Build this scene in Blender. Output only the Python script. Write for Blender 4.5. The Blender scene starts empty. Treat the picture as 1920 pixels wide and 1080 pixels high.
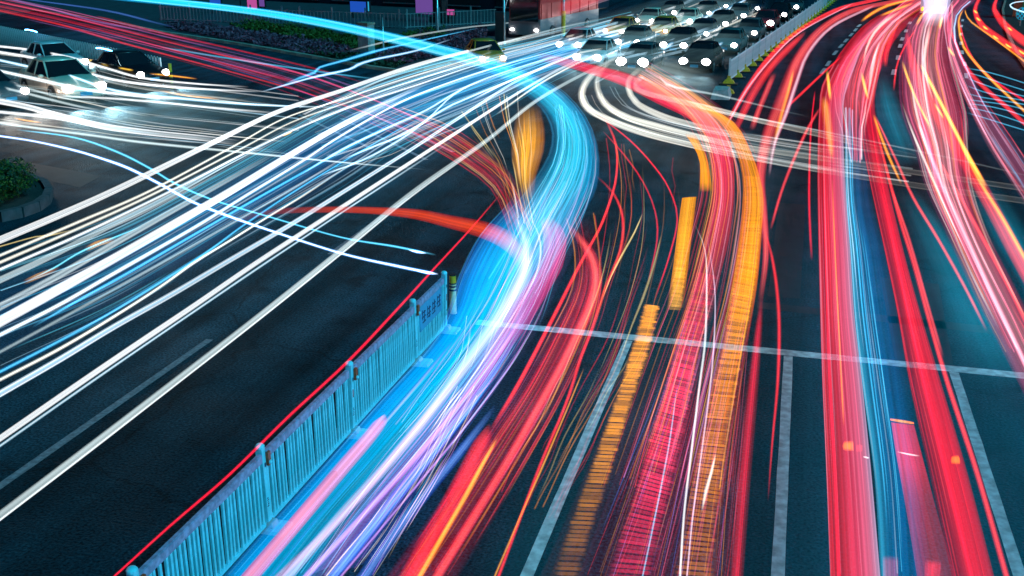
import bpy, bmesh, math, random
import numpy as np
from mathutils import Vector, Matrix
R = math.radians
random.seed(7)
S = bpy.context.scene
COL = S.collection

# ---------------------------------------------------------------- camera
FPX, CAMH = 1973.0, 8.0
PITCH, YAW = R(19.146), R(14.933)
FWD = np.array([-math.sin(YAW)*math.cos(PITCH), math.cos(YAW)*math.cos(PITCH), -math.sin(PITCH)])
RGT = np.array([math.cos(YAW), math.sin(YAW), 0.0])
UPV = np.cross(RGT, FWD)
EYE = np.array([0, 0, CAMH])
cd = bpy.data.cameras.new('camera'); cam = bpy.data.objects.new('camera', cd); COL.objects.link(cam)
cd.sensor_width = 36; cd.lens = FPX/1920*36; cd.clip_start = 0.1; cd.clip_end = 2000
m3 = Matrix((RGT, UPV, -FWD)).transposed()
cam.matrix_world = Matrix.Translation(EYE) @ m3.to_4x4()
S.camera = cam

# ---------------------------------------------------------------- night sky, teal night light, exposure
W = bpy.data.worlds.new('World'); S.world = W; W.use_nodes = True
nt = W.node_tree; bg = nt.nodes['Background']
sky = nt.nodes.new('ShaderNodeTexSky'); sky.sky_type = 'NISHITA'; sky.sun_disc = False
sky.sun_elevation = R(-1.5); sky.sun_rotation = R(200); sky.air_density = 1.6; sky.ozone_density = 4.0; sky.dust_density = 0.2
tint = nt.nodes.new('ShaderNodeMix'); tint.data_type = 'RGBA'; tint.blend_type = 'MULTIPLY'; tint.inputs[0].default_value = 1
tint.inputs[7].default_value = (.10, .62, 1.0, 1)      # city night: cold blue air
nt.links.new(sky.outputs[0], tint.inputs[6]); nt.links.new(tint.outputs[2], bg.inputs[0]); bg.inputs[1].default_value = 0.25
sd = bpy.data.lights.new('teal_night_light', 'SUN'); sun = bpy.data.objects.new('teal_night_light', sd); COL.objects.link(sun)
sd.energy = 2.9; sd.angle = R(12); sd.color = (0.05, 0.70, 1.0)  # added teal sun lamp for the cold night cast, not a real moon
sun.rotation_euler = Vector((0,0,-1)).rotation_difference(Vector((-.72,.28,-.63))).to_euler()
vs = S.view_settings; vs.view_transform = 'Standard'; vs.look = 'None'; vs.exposure = 0; vs.gamma = 1; vs.use_curve_mapping = False
S.render.engine = 'CYCLES'
cy = S.cycles
cy.use_denoising = True; cy.use_adaptive_sampling = True; cy.adaptive_threshold = .025; cy.adaptive_min_samples = 16
try: cy.denoiser = 'OPENIMAGEDENOISE'
except Exception: pass
cy.max_bounces = 4; cy.diffuse_bounces = 1; cy.glossy_bounces = 2; cy.transmission_bounces = 3
cy.transparent_max_bounces = 200; cy.sample_clamp_indirect = 4; cy.caustics_reflective = False; cy.caustics_refractive = False
S.render.film_transparent = False

# ---------------------------------------------------------------- helpers
def at(x, y, h=0.0):
    """ground (or height h) point seen at photograph pixel x, y"""
    d = FWD*FPX + RGT*(x-960) - UPV*(y-540)
    return EYE + d*((h-CAMH)/d[2])
def depth(p): return float((np.asarray(p)-EYE) @ FWD)
def lin(hexs, g=1.0):
    v = [int(hexs[i:i+2], 16)/255 for i in (0, 2, 4)]
    return tuple(g*(c/12.92 if c <= .04045 else ((c+.055)/1.055)**2.4) for c in v)
def put(o, name, label=None, cat=None, group=None, kind=None, parent=None):
    o.name = name
    if label: o['label'] = label
    if cat: o['category'] = cat
    if group: o['group'] = group
    if kind: o['kind'] = kind
    if parent is not None: o.parent = parent
    return o
def empty(name, loc, rz=0, **k):
    o = bpy.data.objects.new(name, None); COL.objects.link(o); o.location = loc; o.rotation_euler = (0, 0, rz)
    o.empty_display_size = .2
    return put(o, name, **k)
def obj(name, me, mt=None, **k):
    o = bpy.data.objects.new(name, me); COL.objects.link(o)
    if mt is not None and not me.materials: me.materials.append(mt)
    return put(o, name, **k)
def pmesh(name, v, f, smooth=False):
    me = bpy.data.meshes.new(name); me.from_pydata([tuple(map(float, p)) for p in v], [], f); me.update()
    if smooth: me.polygons.foreach_set('use_smooth', [True]*len(me.polygons))
    return me
class MB:
    """collects shapes into one mesh"""
    def __init__(s): s.v = []; s.f = []
    def add(s, v, f):
        n = len(s.v); s.v += [tuple(map(float, p)) for p in v]; s.f += [tuple(i+n for i in q) for q in f]; return s
    def box(s, c, d, rz=0, taper=1.0):
        x, y, z = [q/2 for q in d]; vs_ = []
        for k, (sx, sy, sz) in enumerate([(-1,-1,-1),(1,-1,-1),(1,1,-1),(-1,1,-1),(-1,-1,1),(1,-1,1),(1,1,1),(-1,1,1)]):
            t = taper if sz > 0 else 1
            px, py = sx*x*t, sy*y*t
            vs_.append((c[0]+px*math.cos(rz)-py*math.sin(rz), c[1]+px*math.sin(rz)+py*math.cos(rz), c[2]+sz*z))
        return s.add(vs_, [(0,3,2,1),(4,5,6,7),(0,1,5,4),(1,2,6,5),(2,3,7,6),(3,0,4,7)])
    def bar(s, a, b, w, h=None):
        a, b = Vector(a), Vector(b); h = h or w; d = (b-a).normalized()
        u = d.cross(Vector((0,0,1)));  u = u.normalized() if u.length > 1e-4 else Vector((1,0,0)); n = u.cross(d)
        vs_ = [p+u*sx*w/2+n*sy*h/2 for p in (a, b) for sx, sy in ((-1,-1),(1,-1),(1,1),(-1,1))]
        return s.add(vs_, [(0,1,2,3),(7,6,5,4),(0,4,5,1),(1,5,6,2),(2,6,7,3),(3,7,4,0)])
    def tube(s, pts, r, n=8, cap=True):
        P = [Vector(p) for p in pts]; rs = r if hasattr(r, '__len__') else [r]*len(P); b = len(s.v); vs_ = []
        for i, p in enumerate(P):
            d = (P[min(i+1, len(P)-1)]-P[max(i-1, 0)]).normalized()
            u = d.cross(Vector((0,0,1))); u = u.normalized() if u.length > 1e-3 else Vector((1,0,0)); w = u.cross(d)
            vs_ += [p+(u*math.cos(2*math.pi*k/n)+w*math.sin(2*math.pi*k/n))*rs[i] for k in range(n)]
        fs = [(i*n+k, i*n+(k+1)%n, (i+1)*n+(k+1)%n, (i+1)*n+k) for i in range(len(P)-1) for k in range(n)]
        if cap: fs += [tuple(range(n-1, -1, -1)), tuple((len(P)-1)*n+k for k in range(n))]
        return s.add(vs_, fs)
    def lathe(s, c, prof, n=16):
        vs_ = [(c[0]+r*math.cos(2*math.pi*k/n), c[1]+r*math.sin(2*math.pi*k/n), c[2]+z) for r, z in prof for k in range(n)]
        fs = [(i*n+k, i*n+(k+1)%n, (i+1)*n+(k+1)%n, (i+1)*n+k) for i in range(len(prof)-1) for k in range(n)]
        fs += [tuple(range(n-1, -1, -1)), tuple((len(prof)-1)*n+k for k in range(n))]
        return s.add(vs_, fs)
    def mesh(s, name, smooth=False): return pmesh(name, s.v, s.f, smooth)
    def build(s, name, mt, smooth=False, **k): return obj(name, s.mesh(name, smooth), mt, **k)

# ---------------------------------------------------------------- materials
def mat(name, col, rough=.6, metal=0, spec=.5, noise=0.0, nscale=6.0, bump=0.0, bscale=60.0, col2=None, emis=None, estr=0):
    m = bpy.data.materials.new(name); m.use_nodes = True; t = m.node_tree; b = t.nodes['Principled BSDF']
    b.inputs['Base Color'].default_value = (*col, 1); b.inputs['Roughness'].default_value = rough; b.inputs['Metallic'].default_value = metal
    b.inputs['Specular IOR Level'].default_value = spec
    tc = t.nodes.new('ShaderNodeTexCoord')
    if noise:
        n = t.nodes.new('ShaderNodeTexNoise'); n.inputs['Scale'].default_value = nscale; n.inputs['Detail'].default_value = 6
        t.links.new(tc.outputs['Object'], n.inputs['Vector'])
        mx = t.nodes.new('ShaderNodeMix'); mx.data_type = 'RGBA'
        c2 = col2 or tuple(c*(1-noise) for c in col)
        mx.inputs[6].default_value = (*col, 1); mx.inputs[7].default_value = (*c2, 1)
        rp = t.nodes.new('ShaderNodeMapRange'); rp.inputs[1].default_value = .35; rp.inputs[2].default_value = .65
        t.links.new(n.outputs['Fac'], rp.inputs[0]); t.links.new(rp.outputs[0], mx.inputs[0]); t.links.new(mx.outputs[2], b.inputs['Base Color'])
    if bump:
        n2 = t.nodes.new('ShaderNodeTexNoise'); n2.inputs['Scale'].default_value = bscale; n2.inputs['Detail'].default_value = 3
        t.links.new(tc.outputs['Object'], n2.inputs['Vector'])
        bp = t.nodes.new('ShaderNodeBump'); bp.inputs['Strength'].default_value = bump; bp.inputs['Distance'].default_value = .02
        t.links.new(n2.outputs['Fac'], bp.inputs['Height']); t.links.new(bp.outputs[0], b.inputs['Normal'])
    if emis:
        b.inputs['Emission Color'].default_value = (*emis, 1); b.inputs['Emission Strength'].default_value = estr
    return m
def asphalt():
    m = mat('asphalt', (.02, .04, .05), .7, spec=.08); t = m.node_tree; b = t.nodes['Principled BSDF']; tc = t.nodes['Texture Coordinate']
    def noise(sc, det, lo, hi):
        n = t.nodes.new('ShaderNodeTexNoise'); n.inputs['Scale'].default_value = sc; n.inputs['Detail'].default_value = det
        t.links.new(tc.outputs['Object'], n.inputs['Vector'])
        r = t.nodes.new('ShaderNodeMapRange'); r.inputs[1].default_value = .3; r.inputs[2].default_value = .7; r.inputs[3].default_value = lo; r.inputs[4].default_value = hi
        t.links.new(n.outputs['Fac'], r.inputs[0]); return r.outputs[0]
    big, mid, fine = noise(.12, 4, .7, 1.25), noise(1.1, 5, .75, 1.2), noise(22, 3, .15, 2.1)
    def mul(a, c):
        q = t.nodes.new('ShaderNodeMath'); q.operation = 'MULTIPLY'; t.links.new(a, q.inputs[0]); t.links.new(c, q.inputs[1]); return q.outputs[0]
    mp = t.nodes.new('ShaderNodeMapping'); mp.inputs['Scale'].default_value = (1.15, .035, 1); t.links.new(tc.outputs['Object'], mp.inputs['Vector'])
    def laid(vec, sc, lo, hi, a, b_, kind='ShaderNodeTexNoise'):
        n = t.nodes.new(kind); n.inputs['Scale'].default_value = sc; n.inputs['Detail'].default_value = 4; t.links.new(vec, n.inputs['Vector'])
        r = t.nodes.new('ShaderNodeMapRange'); r.inputs[1].default_value = a; r.inputs[2].default_value = b_; r.inputs[3].default_value = lo; r.inputs[4].default_value = hi
        t.links.new(n.outputs['Fac'], r.inputs[0]); return r.outputs[0]
    tracks = laid(mp.outputs[0], 1.0, .55, 1.4, .38, .62)                 # tyre polished tracks along the lanes
    stains = laid(tc.outputs['Object'], .8, .45, 1.0, .28, .40)           # oil and dirt
    vo = t.nodes.new('ShaderNodeTexVoronoi'); vo.feature = 'DISTANCE_TO_EDGE'; vo.inputs['Scale'].default_value = .22
    wv = t.nodes.new('ShaderNodeTexNoise'); wv.inputs['Scale'].default_value = 1.3; t.links.new(tc.outputs['Object'], wv.inputs['Vector'])
    av = t.nodes.new('ShaderNodeMix'); av.data_type = 'VECTOR'; av.inputs[0].default_value = .35; t.links.new(tc.outputs['Object'], av.inputs[4]); t.links.new(wv.outputs['Color'], av.inputs[5]); t.links.new(av.outputs[1], vo.inputs['Vector'])
    cr_ = t.nodes.new('ShaderNodeMapRange'); cr_.inputs[1].default_value = .0; cr_.inputs[2].default_value = .006; cr_.inputs[3].default_value = .45; cr_.inputs[4].default_value = 1; t.links.new(vo.outputs['Distance'], cr_.inputs[0])
    f = mul(mul(mul(mul(big, mid), mul(tracks, stains)), cr_.outputs[0]), fine)
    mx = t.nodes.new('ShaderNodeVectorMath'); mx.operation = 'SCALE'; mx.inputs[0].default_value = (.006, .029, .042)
    t.links.new(f, mx.inputs['Scale']); t.links.new(mx.outputs[0], b.inputs['Base Color'])
    t.links.new(noise(.5, 4, .65, .85), b.inputs['Roughness'])
    bp = t.nodes.new('ShaderNodeBump'); bp.inputs['Strength'].default_value = .5; bp.inputs['Distance'].default_value = .02
    t.links.new(fine, bp.inputs['Height']); t.links.new(bp.outputs[0], b.inputs['Normal'])
    return m
def emit(name, col, s):
    m = bpy.data.materials.new(name); m.use_nodes = True; t = m.node_tree; t.nodes.clear()
    e = t.nodes.new('ShaderNodeEmission'); e.inputs[0].default_value = (*col, 1); e.inputs[1].default_value = s
    o = t.nodes.new('ShaderNodeOutputMaterial'); t.links.new(e.outputs[0], o.inputs[0]); return m
def plain_trail_mat():
    m = bpy.data.materials.new('light_thread'); m.use_nodes = True; t = m.node_tree; t.nodes.clear(); N = t.nodes.new; L = t.links.new
    ca = N('ShaderNodeAttribute'); ca.attribute_name = 'glow'; e = N('ShaderNodeEmission'); L(ca.outputs['Color'], e.inputs[0]); e.inputs[1].default_value = .5
    tr = N('ShaderNodeBsdfTransparent'); ad = N('ShaderNodeAddShader'); L(e.outputs[0], ad.inputs[0]); L(tr.outputs[0], ad.inputs[1])
    iv = N('ShaderNodeMath'); iv.operation = 'SUBTRACT'; iv.inputs[0].default_value = 1; L(ca.outputs['Alpha'], iv.inputs[1]); L(iv.outputs[0], tr.inputs[0])
    o = N('ShaderNodeOutputMaterial'); L(ad.outputs[0], o.inputs[0]); m.cycles.emission_sampling = 'NONE'
    return m
def trail_mat():
    """light hanging in the air: adds its own glow, lets everything behind it through"""
    m = bpy.data.materials.new('light_trail'); m.use_nodes = True; t = m.node_tree; t.nodes.clear(); N = t.nodes.new; L = t.links.new
    def math_(op, a, b=None):
        q = N('ShaderNodeMath'); q.operation = op
        for i, s in enumerate((a, b)):
            if s is None: continue
            if isinstance(s, (int, float)): q.inputs[i].default_value = s
            else: L(s, q.inputs[i])
        return q.outputs[0]
    ca = N('ShaderNodeAttribute'); ca.attribute_name = 'glow'
    pa = N('ShaderNodeAttribute'); pa.attribute_name = 'par'
    uv = N('ShaderNodeAttribute'); uv.attribute_name = 'uvw'
    sp = N('ShaderNodeSeparateXYZ'); L(pa.outputs['Vector'], sp.inputs[0]); stripe, soft, freq = sp.outputs
    su = N('ShaderNodeSeparateXYZ'); L(uv.outputs['Vector'], su.inputs[0]); u, v, _ = su.outputs
    oi = N('ShaderNodeObjectInfo')
    uu = math_('MAXIMUM', math_('SUBTRACT', 1.0, math_('MULTIPLY', u, u)), 0.0)
    edge = math_('POWER', uu, soft)
    def stripes(fmul, vs):
        cx = N('ShaderNodeCombineXYZ'); L(math_('MULTIPLY', math_('MULTIPLY', u, freq), fmul), cx.inputs[0]); L(math_('MULTIPLY', v, vs), cx.inputs[1])
        L(math_('MULTIPLY', oi.outputs['Random'], 57.0), cx.inputs[2])
        n = N('ShaderNodeTexNoise'); n.inputs['Scale'].default_value = 1; n.inputs['Detail'].default_value = 3; n.inputs['Roughness'].default_value = .65
        L(cx.outputs[0], n.inputs['Vector']); return n.outputs['Fac']
    a, b = stripes(1.0, .035), stripes(3.7, .05)
    s = math_('ADD', math_('MULTIPLY', a, .6), math_('MULTIPLY', b, .4))
    mr = N('ShaderNodeMapRange'); L(s, mr.inputs[0]); mr.inputs[1].default_value = .36; mr.inputs[2].default_value = .64; mr.inputs[3].default_value = 0.1; mr.inputs[4].default_value = 1.8
    fac = math_('ADD', math_('SUBTRACT', 1.0, stripe), math_('MULTIPLY', stripe, mr.outputs[0]))
    e = N('ShaderNodeEmission'); L(ca.outputs['Color'], e.inputs[0]); L(math_('MULTIPLY', math_('MULTIPLY', fac, edge), .5), e.inputs[1])
    tr = N('ShaderNodeBsdfTransparent'); ad = N('ShaderNodeAddShader'); L(e.outputs[0], ad.inputs[0]); L(tr.outputs[0], ad.inputs[1])
    L(math_('SUBTRACT', 1.0, math_('MULTIPLY', ca.outputs['Alpha'], edge)), tr.inputs[0])
    o = N('ShaderNodeOutputMaterial'); L(ad.outputs[0], o.inputs[0])
    m.cycles.emission_sampling = 'NONE'
    return m
M = dict(
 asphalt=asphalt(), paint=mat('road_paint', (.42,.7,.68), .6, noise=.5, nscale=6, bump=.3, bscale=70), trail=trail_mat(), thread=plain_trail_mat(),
 worn=mat('worn_paint', (.2,.21,.24), .65, noise=.6, nscale=12), yellowp=mat('yellow_road_paint', (.5,.28,.03), .6, noise=.4, nscale=8),
 kerb=mat('kerb_stone', (.4,.3,.22), .75, noise=.4, nscale=3, bump=.2), slab=mat('paving', (.075,.06,.07), .7, noise=.4, nscale=1.5, bump=.2, bscale=20),
 soil=mat('soil', (.03,.025,.02), .95, noise=.5, nscale=4, bump=.5),
 white=mat('fence_cyan_lit', (.16,.86,.96), .42, noise=.22, nscale=9), dusty=mat('dusty_rail', (.4,.42,.6), .6, noise=.45, nscale=14),  # fence colour holds the cyan light that falls on pale steel
 panelw=mat('barrier_white', (.85,.83,.82), .45, noise=.2, nscale=9), steel=mat('galvanised', (.55,.55,.56), .35, metal=.8, noise=.3), dark=mat('dark_plastic', (.015,.015,.018), .45), rubber=mat('rubber', (.02,.02,.02), .85),
 rim=mat('wheel_rim', (.6,.6,.62), .3, metal=.9), glass=mat('car_glass', (.012,.016,.02), .06, spec=.8), chrome=mat('chrome', (.7,.7,.72), .15, metal=1),
 amber=mat('amber_reflector', (.55,.1,.02), .3, noise=.5, nscale=40), redp=mat('red_sticker', (.5,.03,.03), .5), ink=mat('navy_ink', (.01,.02,.08), .6),
 yellow=mat('yellow_paint', (.75,.5,.03), .45, noise=.3, nscale=10), black=mat('black_paint', (.02,.02,.02), .5), cream=mat('pale_yellow', (.8,.74,.42), .5, noise=.2, nscale=14),
 signblue=mat('sign_blue', (.05,.4,.62), .45, noise=.2), conc=mat('concrete', (.42,.4,.38), .85, noise=.35, nscale=5, bump=.2),
 head=emit('headlamp', (1,.98,.95), 26), bluelamp=emit('blue_lamp', (.1,.45,1), 18), amberlamp=emit('amber_lamp', (1,.42,.03), 4),
 pinkpanel=emit('pink_panel', lin('ff6fd0'), .5), bluepanel=emit('blue_panel', lin('2a6cf0'), .55), violet=emit('violet_panel', lin('a070e0'), .4), cyanpanel=emit('cyan_panel', lin('38b8e8'), .8),
)
def paintmat(name, c): return mat(name, c, .28, metal=.25, spec=.6, noise=.12, nscale=3)

# ================================================================ the setting
g = 260
me = pmesh('road', [(-g,-60,0),(g,-60,0),(g,420,0),(-g,420,0)], [(0,1,2,3)])
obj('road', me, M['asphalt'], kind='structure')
Z1, Z2 = .004, .008
def strip(name, a, b, w, mt=M['paint'], z=Z1, n=8, parent=None):
    a, b = np.array(a[:2], float), np.array(b[:2], float); d = (b-a)/np.linalg.norm(b-a); q = np.array([-d[1], d[0]])
    rnd = random.Random(int(abs(a[0]*97+a[1]*31))); v = []; f = []
    for i in range(n+1):
        c = a+(b-a)*i/n; e = [w/2*(1+rnd.uniform(-.05,.05)) for _ in (0,1)]
        v += [(*(c+q*e[0]), z), (*(c-q*e[1]), z)]
    f = [(2*i, 2*i+1, 2*i+3, 2*i+2) for i in range(n)]
    return obj(name, pmesh(name, v, f), mt, kind='structure', parent=parent)
strip('stop_line', (-6.1,19.93), (9.8,19.87), .30, n=30)
for x in (-2.82, .325, 3.35): strip('lane_line', (x,-4), (x,19.72), .17, n=40, z=Z2)
for a, b in ((-6,17.6), (-4,2)): pass
strip('lane_dash', (-11.02,8.0), (-11.05,17.6), .16, M['worn'], n=16)
strip('lane_dash', (-11.1,23.6), (-11.2,29.6), .16, M['worn'], n=10)
# dashes of the road beyond the junction
def dash_line(pts, w=.17, L=2.2):
    for (x, y), (x2, y2) in zip(pts[:-1], pts[1:]):
        a, b = at(x, y), at(x2, y2); d = (b-a)/np.linalg.norm(b-a)
        strip('lane_dash', a-d*L*.5, a+d*L*.5, w, n=3)
dash_line([(1543,133),(1553,119),(1566,99),(1577,86),(1586,76),(1596,65),(1604,56),(1611,48),(1620,40)], .22, 2.6)
dash_line([(1676,135),(1684,108),(1688,86),(1692,73),(1699,58),(1706,43),(1714,30)], .26, 2.4)
dash_line([(1812,142),(1809,120),(1804,98),(1802,81),(1802,64),(1803,49),(1805,38),(1808,27)], .2, 2.2)
# faint crossing lines in the junction
for a, b in (((640,222),(800,300)), ((690,212),(850,285)), ((1180,120),(1118,155)), ((820,132),(880,134)), ((560,215),(700,280))):
    strip('crossing_line', at(*a), at(*b), .16, M['worn'], n=8)
# repaired asphalt and a dark seam on the right, gratings
M['patch'] = mat('asphalt_patch', (.012,.026,.034), .7, spec=.2, noise=.35, nscale=2, bump=.4, bscale=50)
def patch(a, b, c, d, z=.003):
    obj('asphalt_patch', pmesh('asphalt_patch', [(*at(*p)[:2], z) for p in (a, b, c, d)], [(0,1,2,3)]), M['patch'], kind='structure')
patch((1420,566),(1930,620),(1930,634),(1419,578)); patch((1460,380),(1510,384),(1500,560),(1440,556)); patch((1650,520),(1760,533),(1790,700),(1680,680))
patch((30,300),(190,330),(150,352),(0,318))
# the pavement beyond the junction, with its kerb
ctl = [(-200,45),(60,22),(180,38),(300,62),(450,85),(620,115),(690,128),(745,136),(790,134),(835,122),(895,101),(950,85),(1040,50),(1090,24),(1120,5)]
line = [at(*p)[:2] for p in ctl]
far = [(-16,150),(-14,300),(-250,300),(-250,90)]
def slab(name, poly, z, mt, kind='structure', z0=0):
    n = len(poly); v = [(*p, z0) for p in poly]+[(*p, z) for p in poly]
    f = [tuple(range(n, 2*n))]+[(i, (i+1)%n, n+(i+1)%n, n+i) for i in range(n)]
    return obj(name, pmesh(name, v, f), mt, kind=kind)
slab('pavement', line+far, .15, M['slab'])
M['conc2'] = mat('dark_kerb', (.09,.07,.08), .8, noise=.4, nscale=4)
def kerb_run(poly, w=.28, z=.19, L=2.0, mt=None):
    """kerb stones laid end to end, each its own piece of the kerb"""
    root = empty('kerb', (*poly[0], 0)); root['kind'] = 'structure'
    bx_ = MB().box((0,0,z/2), (1,w,z)).mesh('kerb_stone'); bx_.materials.append(mt or M['kerb']); k = 0
    for a, b in zip(poly[:-1], poly[1:]):
        a, b = np.array(a), np.array(b); Ln = np.linalg.norm(b-a); n = max(1, round(Ln/L)); ang = math.atan2(b[1]-a[1], b[0]-a[0])
        for i in range(n):
            c = a+(b-a)*(i+.5)/n
            o = bpy.data.objects.new('kerb_stone', bx_); COL.objects.link(o); o.parent = root
            o.location = (c[0]-poly[0][0], c[1]-poly[0][1], random.uniform(-.004,.004)); o.rotation_euler = (0,0,ang); o.scale = (Ln/n-.02, 1, 1)
    return root
kerb_run(line[1:])
# traffic island at the left edge with its shrub
isl = [at(*p)[:2] for p in ((-160,420),(-60,424),(0,416),(40,407),(70,396),(88,383),(94,369),(86,355),(60,344),(20,334),(-60,326),(-200,318))]
slab('traffic_island', isl, .2, M['soil'])
kerb_run(isl, w=.22, z=.3, L=.9, mt=M['conc2'])

# ---------------------------------------------------------------- foliage
def leaf_mat(name, c, c2): return mat(name, c, .6, spec=.3, noise=.9, nscale=3.0, col2=c2)
M['leaf'] = leaf_mat('leaves_green', (.14,.13,.014), (.04,.055,.01)); M['flower'] = leaf_mat('flowers_pink', (.4,.08,.12), (.12,.03,.05)); M['leaf2'] = leaf_mat('leaves_dark', (.05,.07,.03), (.02,.035,.02))
M['stem'] = mat('stems', (.05,.035,.02), .9)
def leaves(n, fn, size, rnd):
    v, f = [], []
    for _ in range(n):
        p, nrm = fn(rnd); p = Vector(p); nrm = (Vector(nrm)+Vector((rnd.gauss(0,.6), rnd.gauss(0,.6), rnd.gauss(0,.6)))).normalized()
        u = nrm.orthogonal().normalized(); u.rotate(Matrix.Rotation(rnd.uniform(0,6.28), 3, nrm)); w = nrm.cross(u); s = size*rnd.uniform(.6,1.4); b = len(v)
        v += [p-u*s, p-w*s*.45+nrm*s*.12, p+u*s, p+w*s*.45+nrm*s*.12]; f.append((b, b+1, b+2, b+3))
    return pmesh('leaves', v, f)
def shrub(name, label, c, r, hgt, n, size, mts, cat='shrub', group=None, seed=1, z0=.15):
    rnd = random.Random(seed); root = empty(name, (c[0], c[1], z0), label=label, cat=cat, group=group)
    lob = [(rnd.uniform(-.6,.6)*r[0], rnd.uniform(-.6,.6)*r[1], rnd.uniform(.35,.62)*hgt, rnd.uniform(.3,.5)) for _ in range(9)]
    def fn(rd):
        lx, ly, lz, q = rd.choice(lob); d = Vector((rd.gauss(0,1), rd.gauss(0,1), rd.gauss(0,1))).normalized(); k = rd.uniform(.55,1.05)
        return (lx+d.x*q*r[0]*k, ly+d.y*q*r[1]*k, max(.02, lz+d.z*hgt*.42*k)), d
    for i, mt in enumerate(mts):
        me = leaves(n//len(mts), fn, size, rnd); obj(('crown', 'blossom')[min(i,1)], me, mt, parent=root)
    b = MB()
    for k in range(7):
        a = rnd.uniform(0,6.28); b.tube([(math.cos(a)*.05, math.sin(a)*.05, 0), (math.cos(a)*r[0]*.3, math.sin(a)*r[1]*.3, hgt*.35), (math.cos(a)*r[0]*.5, math.sin(a)*r[1]*.5, hgt*.65)], [.03,.02,.008], 5)
    b.build('stem', M['stem'], parent=root)
    return root
p = at(12,400); shrub('island_shrub', 'rounded green shrub on the traffic island at the left edge', (p[0]-.7, p[1]+.35), (1.5,1.2), 1.3, 9000, .05, [M['leaf'], M['leaf2']], seed=3, z0=.2)
# flower bed: a long low mass of flowers and ground cover on the pavement
def bed(name, label, poly_px, hgt, n, size, mt, seed):
    rnd = random.Random(seed); P = [at(*q, .15)[:2] for q in poly_px]; A = np.array(P)
    lo, hi = A.min(0), A.max(0)
    def inside(x, y):
        c = False; j = len(P)-1
        for i in range(len(P)):
            if (P[i][1] > y) != (P[j][1] > y) and x < (P[j][0]-P[i][0])*(y-P[i][1])/(P[j][1]-P[i][1])+P[i][0]: c = not c
            j = i
        return c
    def fn(rd):
        while True:
            x, y = rd.uniform(lo[0], hi[0]), rd.uniform(lo[1], hi[1])
            if inside(x, y): break
        w = .55+.45*math.sin(x*1.7+math.sin(y*1.3)*2)*math.cos(y*1.1)
        return (x, y, .15+hgt*w*rd.uniform(.25,1)), (0,0,1)
    me = leaves(n, fn, size, rnd); obj(name, me, mt, label=label, cat='planting', kind='stuff')
bed('flower_bed', 'pink flowering ground cover along the front of the far pavement', [(310,50),(380,52),(520,72),(620,90),(700,104),(640,112),(560,98),(450,80),(330,58)], .7, 9000, .13, M['flower'], 1)
bed('ground_cover', 'low green planting behind the pink flowers on the far pavement', [(430,48),(560,58),(660,74),(760,72),(830,66),(850,74),(700,98),(600,84),(480,64)], .8, 8000, .14, M['leaf'], 2)
bed('flower_bed', 'reddish flowers at the rounded corner of the far pavement', [(790,74),(900,62),(915,72),(880,90),(800,112),(740,124),(700,118),(760,96)], .8, 8000, .12, M['flower'], 3)
bed('ground_cover', 'dark ground cover under the pale stone pillar', [(520,85),(640,100),(760,98),(800,104),(740,128),(690,122),(600,106)], .45, 7000, .13, M['leaf2'], 4)

# ---------------------------------------------------------------- near fence between the carriageways
FX = -6.6
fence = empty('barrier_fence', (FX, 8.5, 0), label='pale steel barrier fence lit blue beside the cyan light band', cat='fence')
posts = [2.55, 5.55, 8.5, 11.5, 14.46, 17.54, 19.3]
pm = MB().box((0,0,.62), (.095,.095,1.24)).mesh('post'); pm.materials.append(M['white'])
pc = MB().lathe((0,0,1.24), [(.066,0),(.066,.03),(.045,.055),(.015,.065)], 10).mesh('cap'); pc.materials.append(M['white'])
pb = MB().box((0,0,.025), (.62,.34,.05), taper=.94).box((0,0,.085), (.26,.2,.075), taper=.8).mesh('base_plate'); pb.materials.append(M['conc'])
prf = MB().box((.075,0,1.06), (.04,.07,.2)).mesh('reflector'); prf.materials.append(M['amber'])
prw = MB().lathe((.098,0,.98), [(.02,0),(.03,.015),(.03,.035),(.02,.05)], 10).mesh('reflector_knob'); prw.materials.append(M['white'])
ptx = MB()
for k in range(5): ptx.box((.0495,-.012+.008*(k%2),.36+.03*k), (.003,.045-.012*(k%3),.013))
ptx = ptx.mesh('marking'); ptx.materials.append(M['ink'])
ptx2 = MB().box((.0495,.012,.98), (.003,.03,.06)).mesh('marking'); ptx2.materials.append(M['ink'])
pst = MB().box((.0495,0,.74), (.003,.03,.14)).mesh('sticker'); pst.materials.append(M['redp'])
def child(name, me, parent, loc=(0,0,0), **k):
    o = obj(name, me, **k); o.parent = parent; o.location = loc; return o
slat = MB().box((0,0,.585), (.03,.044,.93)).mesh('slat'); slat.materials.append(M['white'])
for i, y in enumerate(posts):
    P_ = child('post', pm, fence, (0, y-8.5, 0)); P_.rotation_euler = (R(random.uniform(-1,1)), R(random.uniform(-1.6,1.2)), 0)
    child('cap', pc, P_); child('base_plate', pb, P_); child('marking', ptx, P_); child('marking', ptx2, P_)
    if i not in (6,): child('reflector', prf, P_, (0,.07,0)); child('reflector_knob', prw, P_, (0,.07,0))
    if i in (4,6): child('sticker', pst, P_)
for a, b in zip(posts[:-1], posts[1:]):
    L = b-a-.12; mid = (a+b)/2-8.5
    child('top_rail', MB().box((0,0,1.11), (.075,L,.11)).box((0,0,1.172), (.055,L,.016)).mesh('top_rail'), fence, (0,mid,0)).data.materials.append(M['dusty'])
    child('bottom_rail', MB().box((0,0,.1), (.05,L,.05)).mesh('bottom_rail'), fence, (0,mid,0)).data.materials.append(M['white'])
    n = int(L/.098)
    for k in range(n): child('slat', slat, fence, (random.uniform(-.004,.004), mid-L/2+L*(k+.5)/n+random.uniform(-.004,.004), 0)).rotation_euler = (R(random.gauss(0,.35)), R(random.gauss(0,.5)), 0)
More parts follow.
